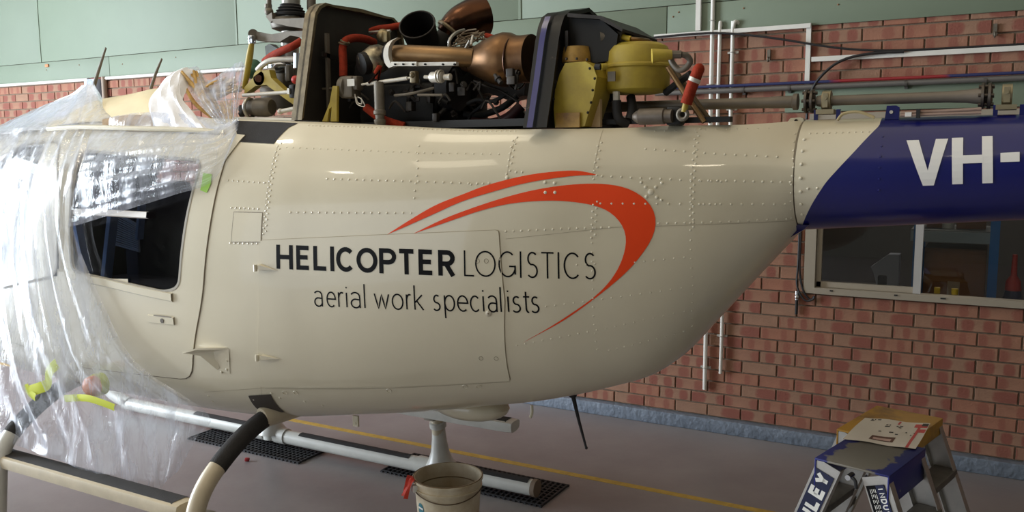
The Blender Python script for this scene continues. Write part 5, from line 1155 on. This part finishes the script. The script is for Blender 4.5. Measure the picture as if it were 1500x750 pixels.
# ---- two aluminium step ladders, end on to the camera
lad = mat('ladder_aluminium', srgb(196, 192, 186), .42, .75, var=.2, vscale=7)
treadm = mat('ladder_tread', srgb(120, 114, 106), .6, .5, var=.3, vscale=14)
capblue = mat('worn_blue_cap', srgb(34, 38, 112), .45, color2=srgb(136, 130, 122), vscale=9, thr=(.62, .65))
capworn = mat('bare_worn_cap', srgb(124, 118, 108), .55, .2)
def wear_cap():
    nt = capworn.node_tree; N = nt.nodes.new; L = nt.links.new; b = nt.nodes['Principled BSDF']      # paint left near the long edges, rubbed off along the middle
    tc = N('ShaderNodeTexCoord'); sp = N('ShaderNodeSeparateXYZ'); L(tc.outputs['Generated'], sp.inputs[0])
    m1 = N('ShaderNodeMath'); m1.operation = 'SUBTRACT'; L(sp.outputs[0], m1.inputs[0]); m1.inputs[1].default_value = .48
    m2 = N('ShaderNodeMath'); m2.operation = 'ABSOLUTE'; L(m1.outputs[0], m2.inputs[0])
    nz = N('ShaderNodeTexNoise'); nz.inputs['Scale'].default_value = 16; nz.inputs['Detail'].default_value = 6; L(tc.outputs['Object'], nz.inputs[0])
    m3 = N('ShaderNodeMath'); m3.operation = 'MULTIPLY_ADD'; L(nz.outputs['Fac'], m3.inputs[0]); m3.inputs[1].default_value = .55; L(m2.outputs[0], m3.inputs[2])
    r = N('ShaderNodeValToRGB'); r.color_ramp.elements[0].position = .60; r.color_ramp.elements[1].position = .64; r.color_ramp.elements[0].color = srgb(118, 112, 102); r.color_ramp.elements[1].color = srgb(40, 44, 108)
    L(m3.outputs[0], r.inputs[0]); L(r.outputs[0], b.inputs['Base Color'])
wear_cap()
capyel = mat('worn_yellow_cap', srgb(190, 140, 44), .5, color2=srgb(130, 96, 56), vscale=6, thr=(.5, .66))
def ladder(xc, y0, y1, zc, capw, m_top, m_side, label, apron):
    t = thing('step_ladder', label, 'ladder', (xc, (y0+y1)/2, 0))
    hw = capw/2; foot = hw+.27
    for side in (-1, 1):
        for y in (y0+.006, y1-.006):
            top = Vector((xc+side*(hw-.052), y, zc-.012)); bot = Vector((xc+side*foot, y, .0))
            ax = (bot-top).normalized(); perp = Vector((ax.z, 0, -ax.x))*(1 if True else 1)
            if perp.x*side < 0: perp = -perp
            w = .088
            bot2 = top+ax*((0.0-top.z)/ax.z)
            A = [top-perp*w/2+ax*(.0), top+perp*w/2+ax*.0, bot2+perp*w/2, bot2-perp*w/2]
            for q in (2, 3): A[q] = A[q]+ax*((.004-A[q].z)/ax.z)
            f = 1 if y < (y0+y1)/2 else -1
            r = MB().prism([a+Vector((0, -.002*f, 0)) for a in A], (0, .004*f, 0))
            for e in (0, 1):
                p0, p1 = (A[0], A[3]) if e == 0 else (A[1], A[2])
                r.prism([p0, p1, p1+Vector((0, .035*f, 0)), p0+Vector((0, .035*f, 0))], perp*(.004 if e == 0 else -.004))
            r.build('rail', lad, t, angle=20)
        for z in (.22, .45, .68):
            if z > zc-.12: continue
            x = xc+side*(hw-.052+(foot-hw+.052)*(zc-z)/zc)
            MB().box((x, (y0+y1)/2, z), (.09, y1-y0-.02, .028), bevel=.004).build('tread', treadm, t)
    MB().box((xc, (y0+y1)/2, zc), (capw, y1-y0, .008), bevel=.002).build('cap_top', m_top, t)
    for side in (-1, 1):
        MB().box((xc+side*(hw-.003), (y0+y1)/2, zc-apron/2), (.006, y1-y0, apron), bevel=.002).build('cap_apron', m_side, t)
    MB().cyl((xc-.005, y0-.012, zc-.035), (xc-.005, y0+.03, zc-.035), .010, n=10).build('hinge_bolt', chrome, t)
    MB().tube([(xc+.01, y0-.01, zc-.03), (xc+.022, y0-.012, zc-.04), (xc+.026, y0-.012, zc-.065)], .006, 8, 3).build('lock_hook', rubber, t)
    return t
LZ = .9
l1 = ladder(2.286, 3.10, 3.47, LZ, .262, capworn, capblue, 'aluminium step ladder with worn blue cap, nearest in the right corner', .115)
l2 = ladder(2.352, 3.49, 3.92, LZ-.01, .27, capyel, capyel, 'step ladder with worn yellow cap just behind the blue-capped one', .06)
# stickers on the nearer end of the first ladder
def rail_frame(xc, capw, y, side):
    hw = capw/2; foot = hw+.27; top = Vector((xc+side*(hw-.052), y, LZ-.012)); bot = Vector((xc+side*foot, y, 0)); ax = (bot-top).normalized()
    perp = Vector((ax.z, 0, -ax.x)); perp = perp if perp.x*side > 0 else -perp
    return top, ax, perp
yf = 3.10+.006-.0045
top, axd, perp = rail_frame(2.286, .262, yf, -1)
stn = mat('sticker_navy', srgb(24, 30, 62), .4); stw = mat('sticker_white', srgb(226, 224, 218), .45)
def sticker(top, ax, perp, a0, a1, w, m, name, off=0.):
    o = Vector((0, -off, 0)); return MB().prism([top+ax*a0-perp*w/2+o, top+ax*a0+perp*w/2+o, top+ax*a1+perp*w/2+o, top+ax*a1-perp*w/2+o], (0, -.0006, 0)).build(name, m, l1, smooth=False)
sticker(top, axd, perp, .034, .42, .070, stn, 'brand_sticker')
# the word runs up the left rail, letter tops towards the outside
word = 'STANLEY'; cw, gp, hh = .044, .008, .056
mb = MB(); n = len(word)
for i, ch in enumerate(word):
    s0 = .040+(n-1-i)*(cw+gp)+cw                     # distance from the cap to the letter's left edge
    def pl(u, v, s0=s0): return top+axd*(s0-u)+perp*(v-hh/2)+Vector((0, -.0015, 0))
    ww = .0145
    for P in GL[ch]:
        Q = [(ww/2+(cw-ww)*u, ww/2+(hh-ww)*v) for u, v in P]; ribbon(mb, Q, ww, pl)
mb.build('brand_lettering', stw, l1, smooth=False, fix=False)
top2, ax2, perp2 = rail_frame(2.286, .262, yf, 1)
sticker(top2-perp2*.006, ax2, perp2, .030, .34, .064, black_vinyl, 'warning_sticker')
sticker(top2+perp2*.010, ax2, perp2, .031, .335, .030, stn, 'word_band', .0004)
mb = MB(); word = 'INDUSTRIAL'; cw, gp, hh = .0165, .0045, .020
for i, ch in enumerate(word):
    s0 = .036+i*(cw+gp)
    def pl(u, v, s0=s0): return top2+ax2*(s0+u)+perp2*(.010+v-hh/2)+Vector((0, -.0016, 0))
    for P in GL[ch]:
        Q = [(.002+(cw-.004)*u, .002+(hh-.004)*v) for u, v in P]; ribbon(mb, Q, .0042, pl)
mb.build('word_lettering', stw, l1, smooth=False, fix=False)
mb = MB()
for r in range(4):
    for j in range(7):
        L = float(rng.uniform(.008, .017)); a = .042+j*.0185; c = top2+ax2*(a+L/2)-perp2*(.009+.0058*r)+Vector((0, -.0016, 0))
        mb.grid([[c+ax2*L/2+perp2*.001, c-ax2*L/2+perp2*.001], [c+ax2*L/2-perp2*.001, c-ax2*L/2-perp2*.001]])
stuff(mb.build('small_print', stw, l1, smooth=False))
cc = top2+ax2*.235-perp2*.018+Vector((0, -.0016, 0)); mb = MB()
ribbon(mb, arc(0, 0, .016, .016, 0, 360, 24), .004, lambda u, v: cc+ax2*u+perp2*v)
for q in range(3):
    a = q*PI/3+.3; ribbon(mb, [(.013*math.cos(a), .013*math.sin(a)), (-.013*math.cos(a), -.013*math.sin(a))], .004, lambda u, v: cc+ax2*u+perp2*v)
mb.build('round_mark', stw, l1, smooth=False, fix=False)
# printed sheet lying across both caps
PA, PB, PC, PD = [Vector(p) for p in ((2.217, 3.382, 0.907), (2.47, 3.38, 0.907), (2.5, 3.729, 0.907), (2.259, 3.701, 0.907))]
paper = mat('paper_white', srgb(226, 214, 200), .7)
def sheet_pt(u, v, up=0.): 
    p = PA*(1-u)*(1-v)+PB*u*(1-v)+PC*u*v+PD*(1-u)*v; p.z = .9058+.004*math.sin(u*5+v*3)**2+.0012+up+.010*max(0, u-.85)*v; return p
pr_ = tag(MB().grid([[sheet_pt(u, v) for u in np.linspace(0, 1, 12)] for v in np.linspace(0, 1, 12)]).build('printed_sheet', paper), 'printed white card with red marks lying across both ladder tops', 'paper')
def patch(u0, u1, v0, v1, m, name, k=0.): return MB().grid([[sheet_pt(u, v, .0008+k) for u in np.linspace(u0, u1, 5)] for v in np.linspace(v0, v1, 4)]).build(name, m, pr_)
rp_ = mat('print_red', srgb(206, 88, 84), .7); kp_ = mat('print_grey', srgb(70, 64, 60), .7)
patch(.86, .90, .0, .84, rp_, 'red_stripe'); patch(.80, .99, .80, .93, rp_, 'red_block'); patch(.90, .99, .86, .96, kp_, 'dark_block', .0004); patch(.90, .99, .62, .74, rp_, 'red_block')
patch(.33, .66, .12, .30, mat('print_brown', srgb(110, 76, 62), .7), 'printed_photo'); patch(.37, .62, .15, .23, mat('print_pink', srgb(206, 170, 158), .7), 'photo_strip', .0004)
patch(.55, .58, .82, .97, rp_, 'red_tick')
mb = MB()
for (u, v, L) in ((.12, .93, .03), (.17, .93, .02), (.22, .93, .05), (.12, .88, .06), (.40, .74, .03), (.45, .74, .02), (.40, .68, .07), (.56, .72, .03), (.60, .75, .05), (.60, .68, .04), (.36, .48, .04), (.52, .46, .06), (.62, .40, .04), (.74, .52, .02), (.82, .45, .02), (.85, .55, .02)):
    mb.grid([[sheet_pt(u, v, .0009), sheet_pt(u+L, v, .0009)], [sheet_pt(u, v+.035, .0009), sheet_pt(u+L, v+.035, .0009)]])
stuff(mb.build('small_print', kp_, pr_))

l1.rotation_euler.z = -.245; l1.location = (2.33, 3.279, 0)
l2.rotation_euler.z = -.245; l2.location = (2.356, 3.715, 0)

# ================================================================ cockpit under its dust sheets
# ---- roof items under the plastic
fairm = mat('fairing_cream', srgb(240, 224, 186), .5, var=.1, vscale=6, bump=.15, bscale=18)
def loft(rows, sub=6):
    """smooth surface through a net of points"""
    R = [smooth_path([Vector(p) for p in r], sub) for r in rows]
    C = [smooth_path([R[i][k] for i in range(len(R))], sub) for k in range(len(R[0]))]
    return [[C[k][i] for k in range(len(C))] for i in range(len(C[0]))]
g = loft([[(-1.799, 2.84, 2.141), (-1.506, 2.84, 2.164), (-1.233, 2.84, 2.165), (-1.002, 2.84, 2.154), (-0.831, 2.84, 2.137)],
          [(-1.905, 2.95, 2.183), (-1.602, 2.95, 2.241), (-1.294, 2.95, 2.26), (-1.108, 2.95, 2.271), (-0.932, 2.95, 2.262)],
          [(-2.112, 3.15, 2.244), (-1.795, 3.15, 2.3), (-1.472, 3.15, 2.326), (-1.277, 3.15, 2.347), (-1.133, 3.15, 2.342)],
          [(-2.573, 3.5, 2.255), (-2.225, 3.5, 2.314), (-1.9, 3.5, 2.352), (-1.697, 3.5, 2.369), (-1.538, 3.5, 2.363)]])
lab(MB().grid(g).build('roof_fairing', fairm, heli), 'cream roof fairing under the plastic')
g = loft([[(-1.234, 2.8, 2.134), (-1.027, 2.8, 2.133), (-0.831, 2.8, 2.127), (-0.666, 2.8, 2.12)], [(-1.272, 2.83, 2.173), (-1.076, 2.84, 2.182), (-0.877, 2.84, 2.174), (-0.699, 2.83, 2.153)], [(-1.357, 2.9, 2.19), (-1.153, 2.9, 2.206), (-0.95, 2.9, 2.197), (-0.785, 2.9, 2.177)]], 4)
lab(MB().grid(g).build('masking_strip', mat('masking_brown', srgb(176, 150, 118), .8, var=.25, vscale=22, bump=.5, bscale=40), heli), 'brown masking paper along the roof edge')
lab(MB().tube([(-1.616, 2.76, 2.133), (-1.337, 2.76, 2.138), (-0.926, 2.76, 2.124), (-0.608, 2.77, 2.113), (-0.355, 2.78, 2.096)], .012, 8, 4).build('roof_gutter', cream, heli), 'rain gutter over the doors')
a1 = MB().tube([(-1.899, 3.2, 2.275), (-1.824, 3.2, 2.418), (-1.716, 3.2, 2.594)], [.016, .010, .005], 8, 3)
lab(a1.build('whip_antenna', castgrey, heli), 'taller whip antenna on the roof')
lab(MB().tube([(-1.487, 3.3, 2.365), (-1.44, 3.3, 2.445), (-1.383, 3.3, 2.524)], [.009, .008, .005], 8, 3).build('whip_antenna', castgrey, heli), 'shorter whip antenna on the roof')

cloth = mat('white_cloth', srgb(236, 236, 240), .85, bump=.25, bscale=30)
g = loft([[(-0.856, 2.79, 2.13), (-0.721, 2.78, 2.124), (-0.574, 2.78, 2.115), (-0.438, 2.785, 2.107)],
          [(-0.924, 2.84, 2.198), (-0.785, 2.83, 2.204), (-0.672, 2.83, 2.197), (-0.562, 2.82, 2.163)],
          [(-1.02, 2.93, 2.284), (-0.906, 2.92, 2.306), (-0.829, 2.92, 2.297), (-0.775, 2.92, 2.249)],
          [(-1.055, 3.02, 2.358), (-0.982, 3.02, 2.389), (-0.911, 3.02, 2.399), (-0.866, 3.02, 2.344)],
          [(-1.046, 3.1, 2.418), (-0.994, 3.1, 2.433), (-0.943, 3.1, 2.437), (-0.904, 3.1, 2.418)]], 5)
for r in g:
    for i, p in enumerate(r): p += Vector((0, .010*math.sin(i*1.3+p.z*30), .004*math.sin(i*2.1)))
tag(MB().grid(g).build('white_cover', cloth), 'white cloth draped over the cabin roof ahead of the transmission', 'cloth')
g = loft([[(-2.585, 2.84, 2.081), (-2.159, 2.83, 2.114), (-1.784, 2.83, 2.134), (-1.523, 2.83, 2.136), (-1.275, 2.83, 2.139)],
          [(-2.825, 2.97, 2.084), (-2.394, 2.97, 2.143), (-1.981, 2.96, 2.196), (-1.649, 2.95, 2.231), (-1.436, 2.95, 2.208)],
          [(-3.159, 3.15, 2.076), (-2.68, 3.14, 2.171), (-2.243, 3.14, 2.27), (-1.916, 3.14, 2.342), (-1.661, 3.1, 2.278)],
          [(-3.213, 3.2, 2.068), (-2.709, 3.2, 2.181), (-2.282, 3.2, 2.282), (-1.908, 3.18, 2.39), (-1.771, 3.16, 2.383)]], 5)
for r in g:
    for i, p in enumerate(r): p += Vector((0, .012*math.sin(i*1.1+p.z*24), .003*math.sin(i*1.7)))
tag(MB().grid(g).build('white_cover', cloth), 'added white layer under the plastic at the roof front, peaked beside the taller antenna', 'cloth')  # white layer added to whiten the peak, standing in for doubled plastic
straw = mat('straw_padding', srgb(206, 166, 92), .8, color2=srgb(150, 114, 62), vscale=14, thr=(.35, .7), bump=.6, bscale=50)
def bundle(a, b, n, r, spread, label):
    mb = MB()
    for j in range(n):
        o = Vector(rng.uniform(-spread, spread, 3).tolist()); o2 = Vector(rng.uniform(-spread, spread, 3).tolist())
        mb.tube([Vector(a)+o, (Vector(a)+Vector(b))/2+(o+o2)/2+Vector(rng.uniform(-.015, .015, 3).tolist()), Vector(b)+o2], [r*.7, r, r*.7], 7, 4)
    return tag(stuff(mb.build('straw_padding', straw)), label, 'padding')
bundle((-0.88, 3.06, 2.38), (-0.576, 2.93, 2.173), 18, .010, .034, 'straw-coloured padding strips bundled under the plastic beside the white cloth')
bundle((-0.728, 3.04, 2.293), (-0.583, 3.06, 2.334), 16, .010, .034, 'straw-coloured padding strips under the plastic beside the yellow link')
bundle((-0.575, 3., 2.246), (-0.46, 2.9, 2.144), 10, .009, .022, 'short straw-coloured padding low down under the plastic by the door frame')

# ---- tapes
tapem = mat('lime_tape', srgb(150, 196, 64), .6)
def on_skin_tape(pts, label, off=.007):
    P = poly_dense(pts, .02); c = np.mean(np.array(P), 0)
    return tag(disc_panel(pts, off, 'masking_tape', tapem, None, 3), label, 'tape')
on_skin_tape([(-0.385, 1.9157), (-0.3296, 1.9102), (-0.3233, 1.8689), (-0.338, 1.8303), (-0.3802, 1.8414), (-0.3784, 1.8741)], 'green tape patch on the door frame right of the window')
limey = mat('lime_yellow_tape', srgb(206, 214, 60), .6)
t = thing('anchor_light', 'round orange lens on the cabin side under the plastic', 'light', (-1.164, 2.6, 0.866))
MB().lathe((-1.142, 2.585, 0.873), (0, -1, 0), [(-.05, .05), (0, .05), (.018, .045), (.03, .03), (.034, .01)], 22).build('lens', mat('orange_lens', srgb(226, 130, 60), .35), t)
MB().lathe((-1.142, 2.585, 0.873), (0, -1, 0), [(-.06, .056), (-.02, .056)], 22).build('bezel', limey, t)
def tape_strip(pts, w, label):
    P = smooth_path([Vector(p) for p in pts], 5); g = []
    for i, p in enumerate(P):
        tt = (P[min(i+1, len(P)-1)]-P[max(i-1, 0)]).normalized(); nn = Vector((0, 1, 0)).cross(tt).normalized()
        g.append([p+nn*w/2, p+Vector((0, -.004, 0)), p-nn*w/2])
    return tag(MB().grid(g).build('masking_tape', limey), label, 'tape')
tape_strip([(-1.269, 2.5, 0.993), (-1.324, 2.49, 0.945), (-1.334, 2.485, 0.886), (-1.379, 2.47, 0.863), (-1.455, 2.46, 0.838)], .055, 'lime tape strip folded towards the gathered plastic')
tape_strip([(-1.474, 2.46, 0.871), (-1.456, 2.46, 0.835), (-1.402, 2.46, 0.814)], .04, 'lime tape end wrapped round the gathered plastic knot')
tape_strip([(-1.214, 2.49, 0.826), (-1.055, 2.49, 0.851), (-0.944, 2.5, 0.84), (-0.87, 2.51, 0.825)], .035, 'lime tape strip below the orange lens')

# ---- the clear plastic sheet itself: four joined panels with folds
def plastic_material():
    m = bpy.data.materials.new('clear_plastic'); m.use_nodes = True; nt = m.node_tree; nt.nodes.clear(); N = nt.nodes.new; L = nt.links.new
    o = N('ShaderNodeOutputMaterial'); tr = N('ShaderNodeBsdfTransparent'); tr.inputs[0].default_value = (.97, .975, .985, 1)
    gl = N('ShaderNodeBsdfGlossy'); gl.inputs['Roughness'].default_value = .09; gl.inputs[0].default_value = (1, 1, 1, 1)
    df = N('ShaderNodeBsdfDiffuse'); df.inputs[0].default_value = srgb(228, 234, 250); tl = N('ShaderNodeBsdfTranslucent'); tl.inputs[0].default_value = srgb(228, 234, 250)  # bluish haze colour paints in the look of reflected sky
    hz = N('ShaderNodeMixShader'); hz.inputs[0].default_value = .5; L(df.outputs[0], hz.inputs[1]); L(tl.outputs[0], hz.inputs[2])
    lw = N('ShaderNodeLayerWeight'); lw.inputs[0].default_value = .5
    def mth(op, a, b):
        n = N('ShaderNodeMath'); n.operation = op; n.use_clamp = True
        for i, x in enumerate((a, b)):
            if isinstance(x, (int, float)): n.inputs[i].default_value = x
            else: L(x, n.inputs[i])
        return n.outputs[0]
    tc = N('ShaderNodeTexCoord'); mp = N('ShaderNodeMapping'); mp.inputs['Scale'].default_value = (9, 9, 3); L(tc.outputs['Object'], mp.inputs[0])
    nz = N('ShaderNodeTexNoise'); nz.inputs['Scale'].default_value = 1.3; nz.inputs['Detail'].default_value = 6; nz.inputs['Roughness'].default_value = .62; nz.inputs['Distortion'].default_value = .8; L(mp.outputs[0], nz.inputs[0])
    bp = N('ShaderNodeBump'); bp.inputs['Strength'].default_value = .32; bp.inputs['Distance'].default_value = .03; L(nz.outputs['Fac'], bp.inputs['Height'])
    for n in (gl, df, tl, lw): L(bp.outputs[0], n.inputs['Normal'])
    mp2 = N('ShaderNodeMapping'); mp2.inputs['Scale'].default_value = (9, 9, 1.1); L(tc.outputs['Object'], mp2.inputs[0])
    n2 = N('ShaderNodeTexNoise'); n2.inputs['Scale'].default_value = 1.5; n2.inputs['Detail'].default_value = 4; n2.inputs['Distortion'].default_value = .5; L(mp2.outputs[0], n2.inputs[0])
    mr = N('ShaderNodeMapRange'); mr.interpolation_type = 'SMOOTHSTEP'; L(n2.outputs['Fac'], mr.inputs[0]); mr.inputs[1].default_value = .42; mr.inputs[2].default_value = .72; mr.inputs[4].default_value = .38   # white haze streaks painted in, standing in for glare on folds
    f0 = mth('ADD', mr.outputs[0], .16)
    f1 = mth('ADD', mth('MULTIPLY', mth('POWER', lw.outputs['Facing'], 2.2), .5), f0)      # haze: thicker where the film turns edge-on
    x1 = N('ShaderNodeMixShader'); L(f1, x1.inputs[0]); L(tr.outputs[0], x1.inputs[1]); L(hz.outputs[0], x1.inputs[2])
    f2 = mth('ADD', mth('MULTIPLY', mth('POWER', lw.outputs['Facing'], 4.), .7), .07)
    x2 = N('ShaderNodeMixShader'); L(f2, x2.inputs[0]); L(x1.outputs[0], x2.inputs[1]); L(gl.outputs[0], x2.inputs[2]); L(x2.outputs[0], o.inputs[0])
    return m
film = plastic_material()
SHEET = MB()
def fold_panel(rows, nf, amp, seed, sub=9, along=0, diag=0.):
    g = loft(rows, sub); R = random.Random(seed)
    waves = [(nf*R.uniform(.5, 1.6), R.uniform(0, 6.28), R.uniform(.4, 1), R.uniform(-1.2, 1.2)) for _ in range(6)]
    n, m = len(g), len(g[0])
    for i in range(n):
        for k in range(m):
            u, v = k/(m-1), i/(n-1)
            if along: u, v = v, u
            s = sum(a*(1-abs(math.sin(2*PI*(f*u*.5+d*v*.5)+p)))**1.6 for f, p, a, d in waves)/2.2
            q = 4*v*(1-v)*.5+.6
            e = min(1, 12*u, 12*(1-u))*.8+.2
            g[i][k] = g[i][k]+Vector((0, -1, .25))*(amp*s*q*e)
    SHEET.grid(g)
# main drape beside the nose and front door, hanging below the belly
fold_panel([
 [(-3.213, 2.82, 2.096), (-2.541, 2.82, 2.127), (-2.203, 2.82, 2.141), (-1.855, 2.8, 2.142), (-1.619, 2.8, 2.144), (-1.422, 2.8, 2.141), (-1.287, 2.8, 2.138)],
 [(-3.029, 2.64, 1.865), (-2.379, 2.64, 1.876), (-2.002, 2.63, 1.884), (-1.712, 2.62, 1.887), (-1.479, 2.6, 1.89), (-1.288, 2.6, 1.891), (-1.141, 2.6, 1.886)],
 [(-3.03, 2.58, 1.576), (-2.374, 2.58, 1.605), (-1.994, 2.57, 1.624), (-1.702, 2.56, 1.64), (-1.455, 2.55, 1.653), (-1.28, 2.56, 1.659), (-1.188, 2.58, 1.657)],
 [(-3.122, 2.55, 1.148), (-2.448, 2.55, 1.202), (-2.046, 2.55, 1.234), (-1.671, 2.53, 1.267), (-1.396, 2.52, 1.29), (-1.183, 2.54, 1.304), (-0.994, 2.57, 1.314)],
 [(-3.188, 2.53, 0.772), (-2.501, 2.53, 0.843), (-2.009, 2.52, 0.895), (-1.575, 2.5, 0.947), (-1.28, 2.51, 0.983), (-1.019, 2.53, 1.016), (-0.775, 2.57, 1.042)],
 [(-3.221, 2.5, 0.458), (-2.521, 2.5, 0.572), (-1.887, 2.49, 0.711), (-1.469, 2.49, 0.748), (-1.117, 2.51, 0.776), (-0.724, 2.57, 0.807), (-0.417, 2.66, 0.823)],
 [(-3.164, 2.46, 0.287), (-2.467, 2.46, 0.422), (-1.774, 2.45, 0.585), (-1.33, 2.46, 0.589), (-0.992, 2.48, 0.578), (-0.657, 2.53, 0.607), (-0.446, 2.62, 0.718)],
 [(-3.151, 2.44, 0.127), (-2.448, 2.44, 0.293), (-1.746, 2.43, 0.537), (-1.359, 2.44, 0.542), (-0.972, 2.46, 0.501), (-0.651, 2.5, 0.455), (-0.513, 2.56, 0.564)]], 9, .045, 3, 9)
# film across the rear door, gathered at the upper aft corner
fold_panel([
 [(-0.268, 2.79, 2.161), (-0.279, 2.79, 2.125), (-0.272, 2.77, 2.092), (-0.27, 2.75, 2.062), (-0.271, 2.73, 2.029)],
 [(-0.46, 2.79, 2.117), (-0.351, 2.72, 2.062), (-0.289, 2.68, 2.011), (-0.28, 2.66, 1.952), (-0.302, 2.65, 1.884)],
 [(-0.724, 2.79, 2.121), (-0.602, 2.7, 2.05), (-0.522, 2.64, 1.973), (-0.504, 2.62, 1.892), (-0.511, 2.61, 1.82)],
 [(-1.014, 2.79, 2.13), (-0.897, 2.68, 2.036), (-0.836, 2.62, 1.942), (-0.81, 2.59, 1.843), (-0.822, 2.585, 1.743)],
 [(-1.283, 2.79, 2.138), (-1.173, 2.66, 2.022), (-1.149, 2.6, 1.909), (-1.167, 2.575, 1.789), (-1.216, 2.57, 1.65)]], 6, .014, 11, 10)
# over the roof
fold_panel([
 [(-3.22, 2.82, 2.054), (-2.547, 2.82, 2.084), (-2.124, 2.81, 2.117), (-1.737, 2.8, 2.136), (-1.478, 2.8, 2.138), (-1.341, 2.8, 2.136), (-1.155, 2.8, 2.132)],
 [(-3.497, 2.95, 2.026), (-2.787, 2.95, 2.092), (-2.359, 2.95, 2.146), (-1.95, 2.94, 2.198), (-1.62, 2.93, 2.234), (-1.481, 2.93, 2.251), (-1.301, 2.9, 2.21)],
 [(-3.922, 3.15, 1.981), (-3.158, 3.15, 2.085), (-2.645, 3.12, 2.178), (-2.21, 3.12, 2.281), (-1.862, 3.12, 2.346), (-1.741, 3.12, 2.413), (-1.532, 3.05, 2.243)]], 8, .018, 5, 8)
# tent hung from the yellow link down to the door corner
fold_panel([
 [(-1.008, 3.12, 2.425), (-0.896, 3.12, 2.44), (-0.755, 3.06, 2.361), (-0.637, 3.04, 2.388), (-0.493, 3.02, 2.433), (-0.459, 3.02, 2.413)],
 [(-0.785, 2.98, 2.285), (-0.698, 2.98, 2.301), (-0.621, 2.96, 2.272), (-0.517, 2.94, 2.273), (-0.44, 2.94, 2.286), (-0.41, 2.94, 2.276)],
 [(-0.426, 2.8, 2.141), (-0.391, 2.8, 2.134), (-0.366, 2.8, 2.127), (-0.345, 2.8, 2.124), (-0.323, 2.8, 2.12), (-0.306, 2.8, 2.12)]], 10, .022, 8, 10)
fold_panel([
 [(-1.168, 2.79, 2.132), (-0.965, 2.79, 2.126), (-0.724, 2.79, 2.118), (-0.496, 2.79, 2.114), (-0.301, 2.79, 2.108)],
 [(-1.177, 2.8, 2.183), (-0.985, 2.83, 2.202), (-0.743, 2.83, 2.193), (-0.537, 2.83, 2.169), (-0.331, 2.8, 2.133)]], 6, .012, 2, 6)
tag(SHEET.build('plastic_sheet', film, fix=False, angle=80), 'clear crinkled plastic sheet draped over the helicopter cockpit and doors', 'sheet')
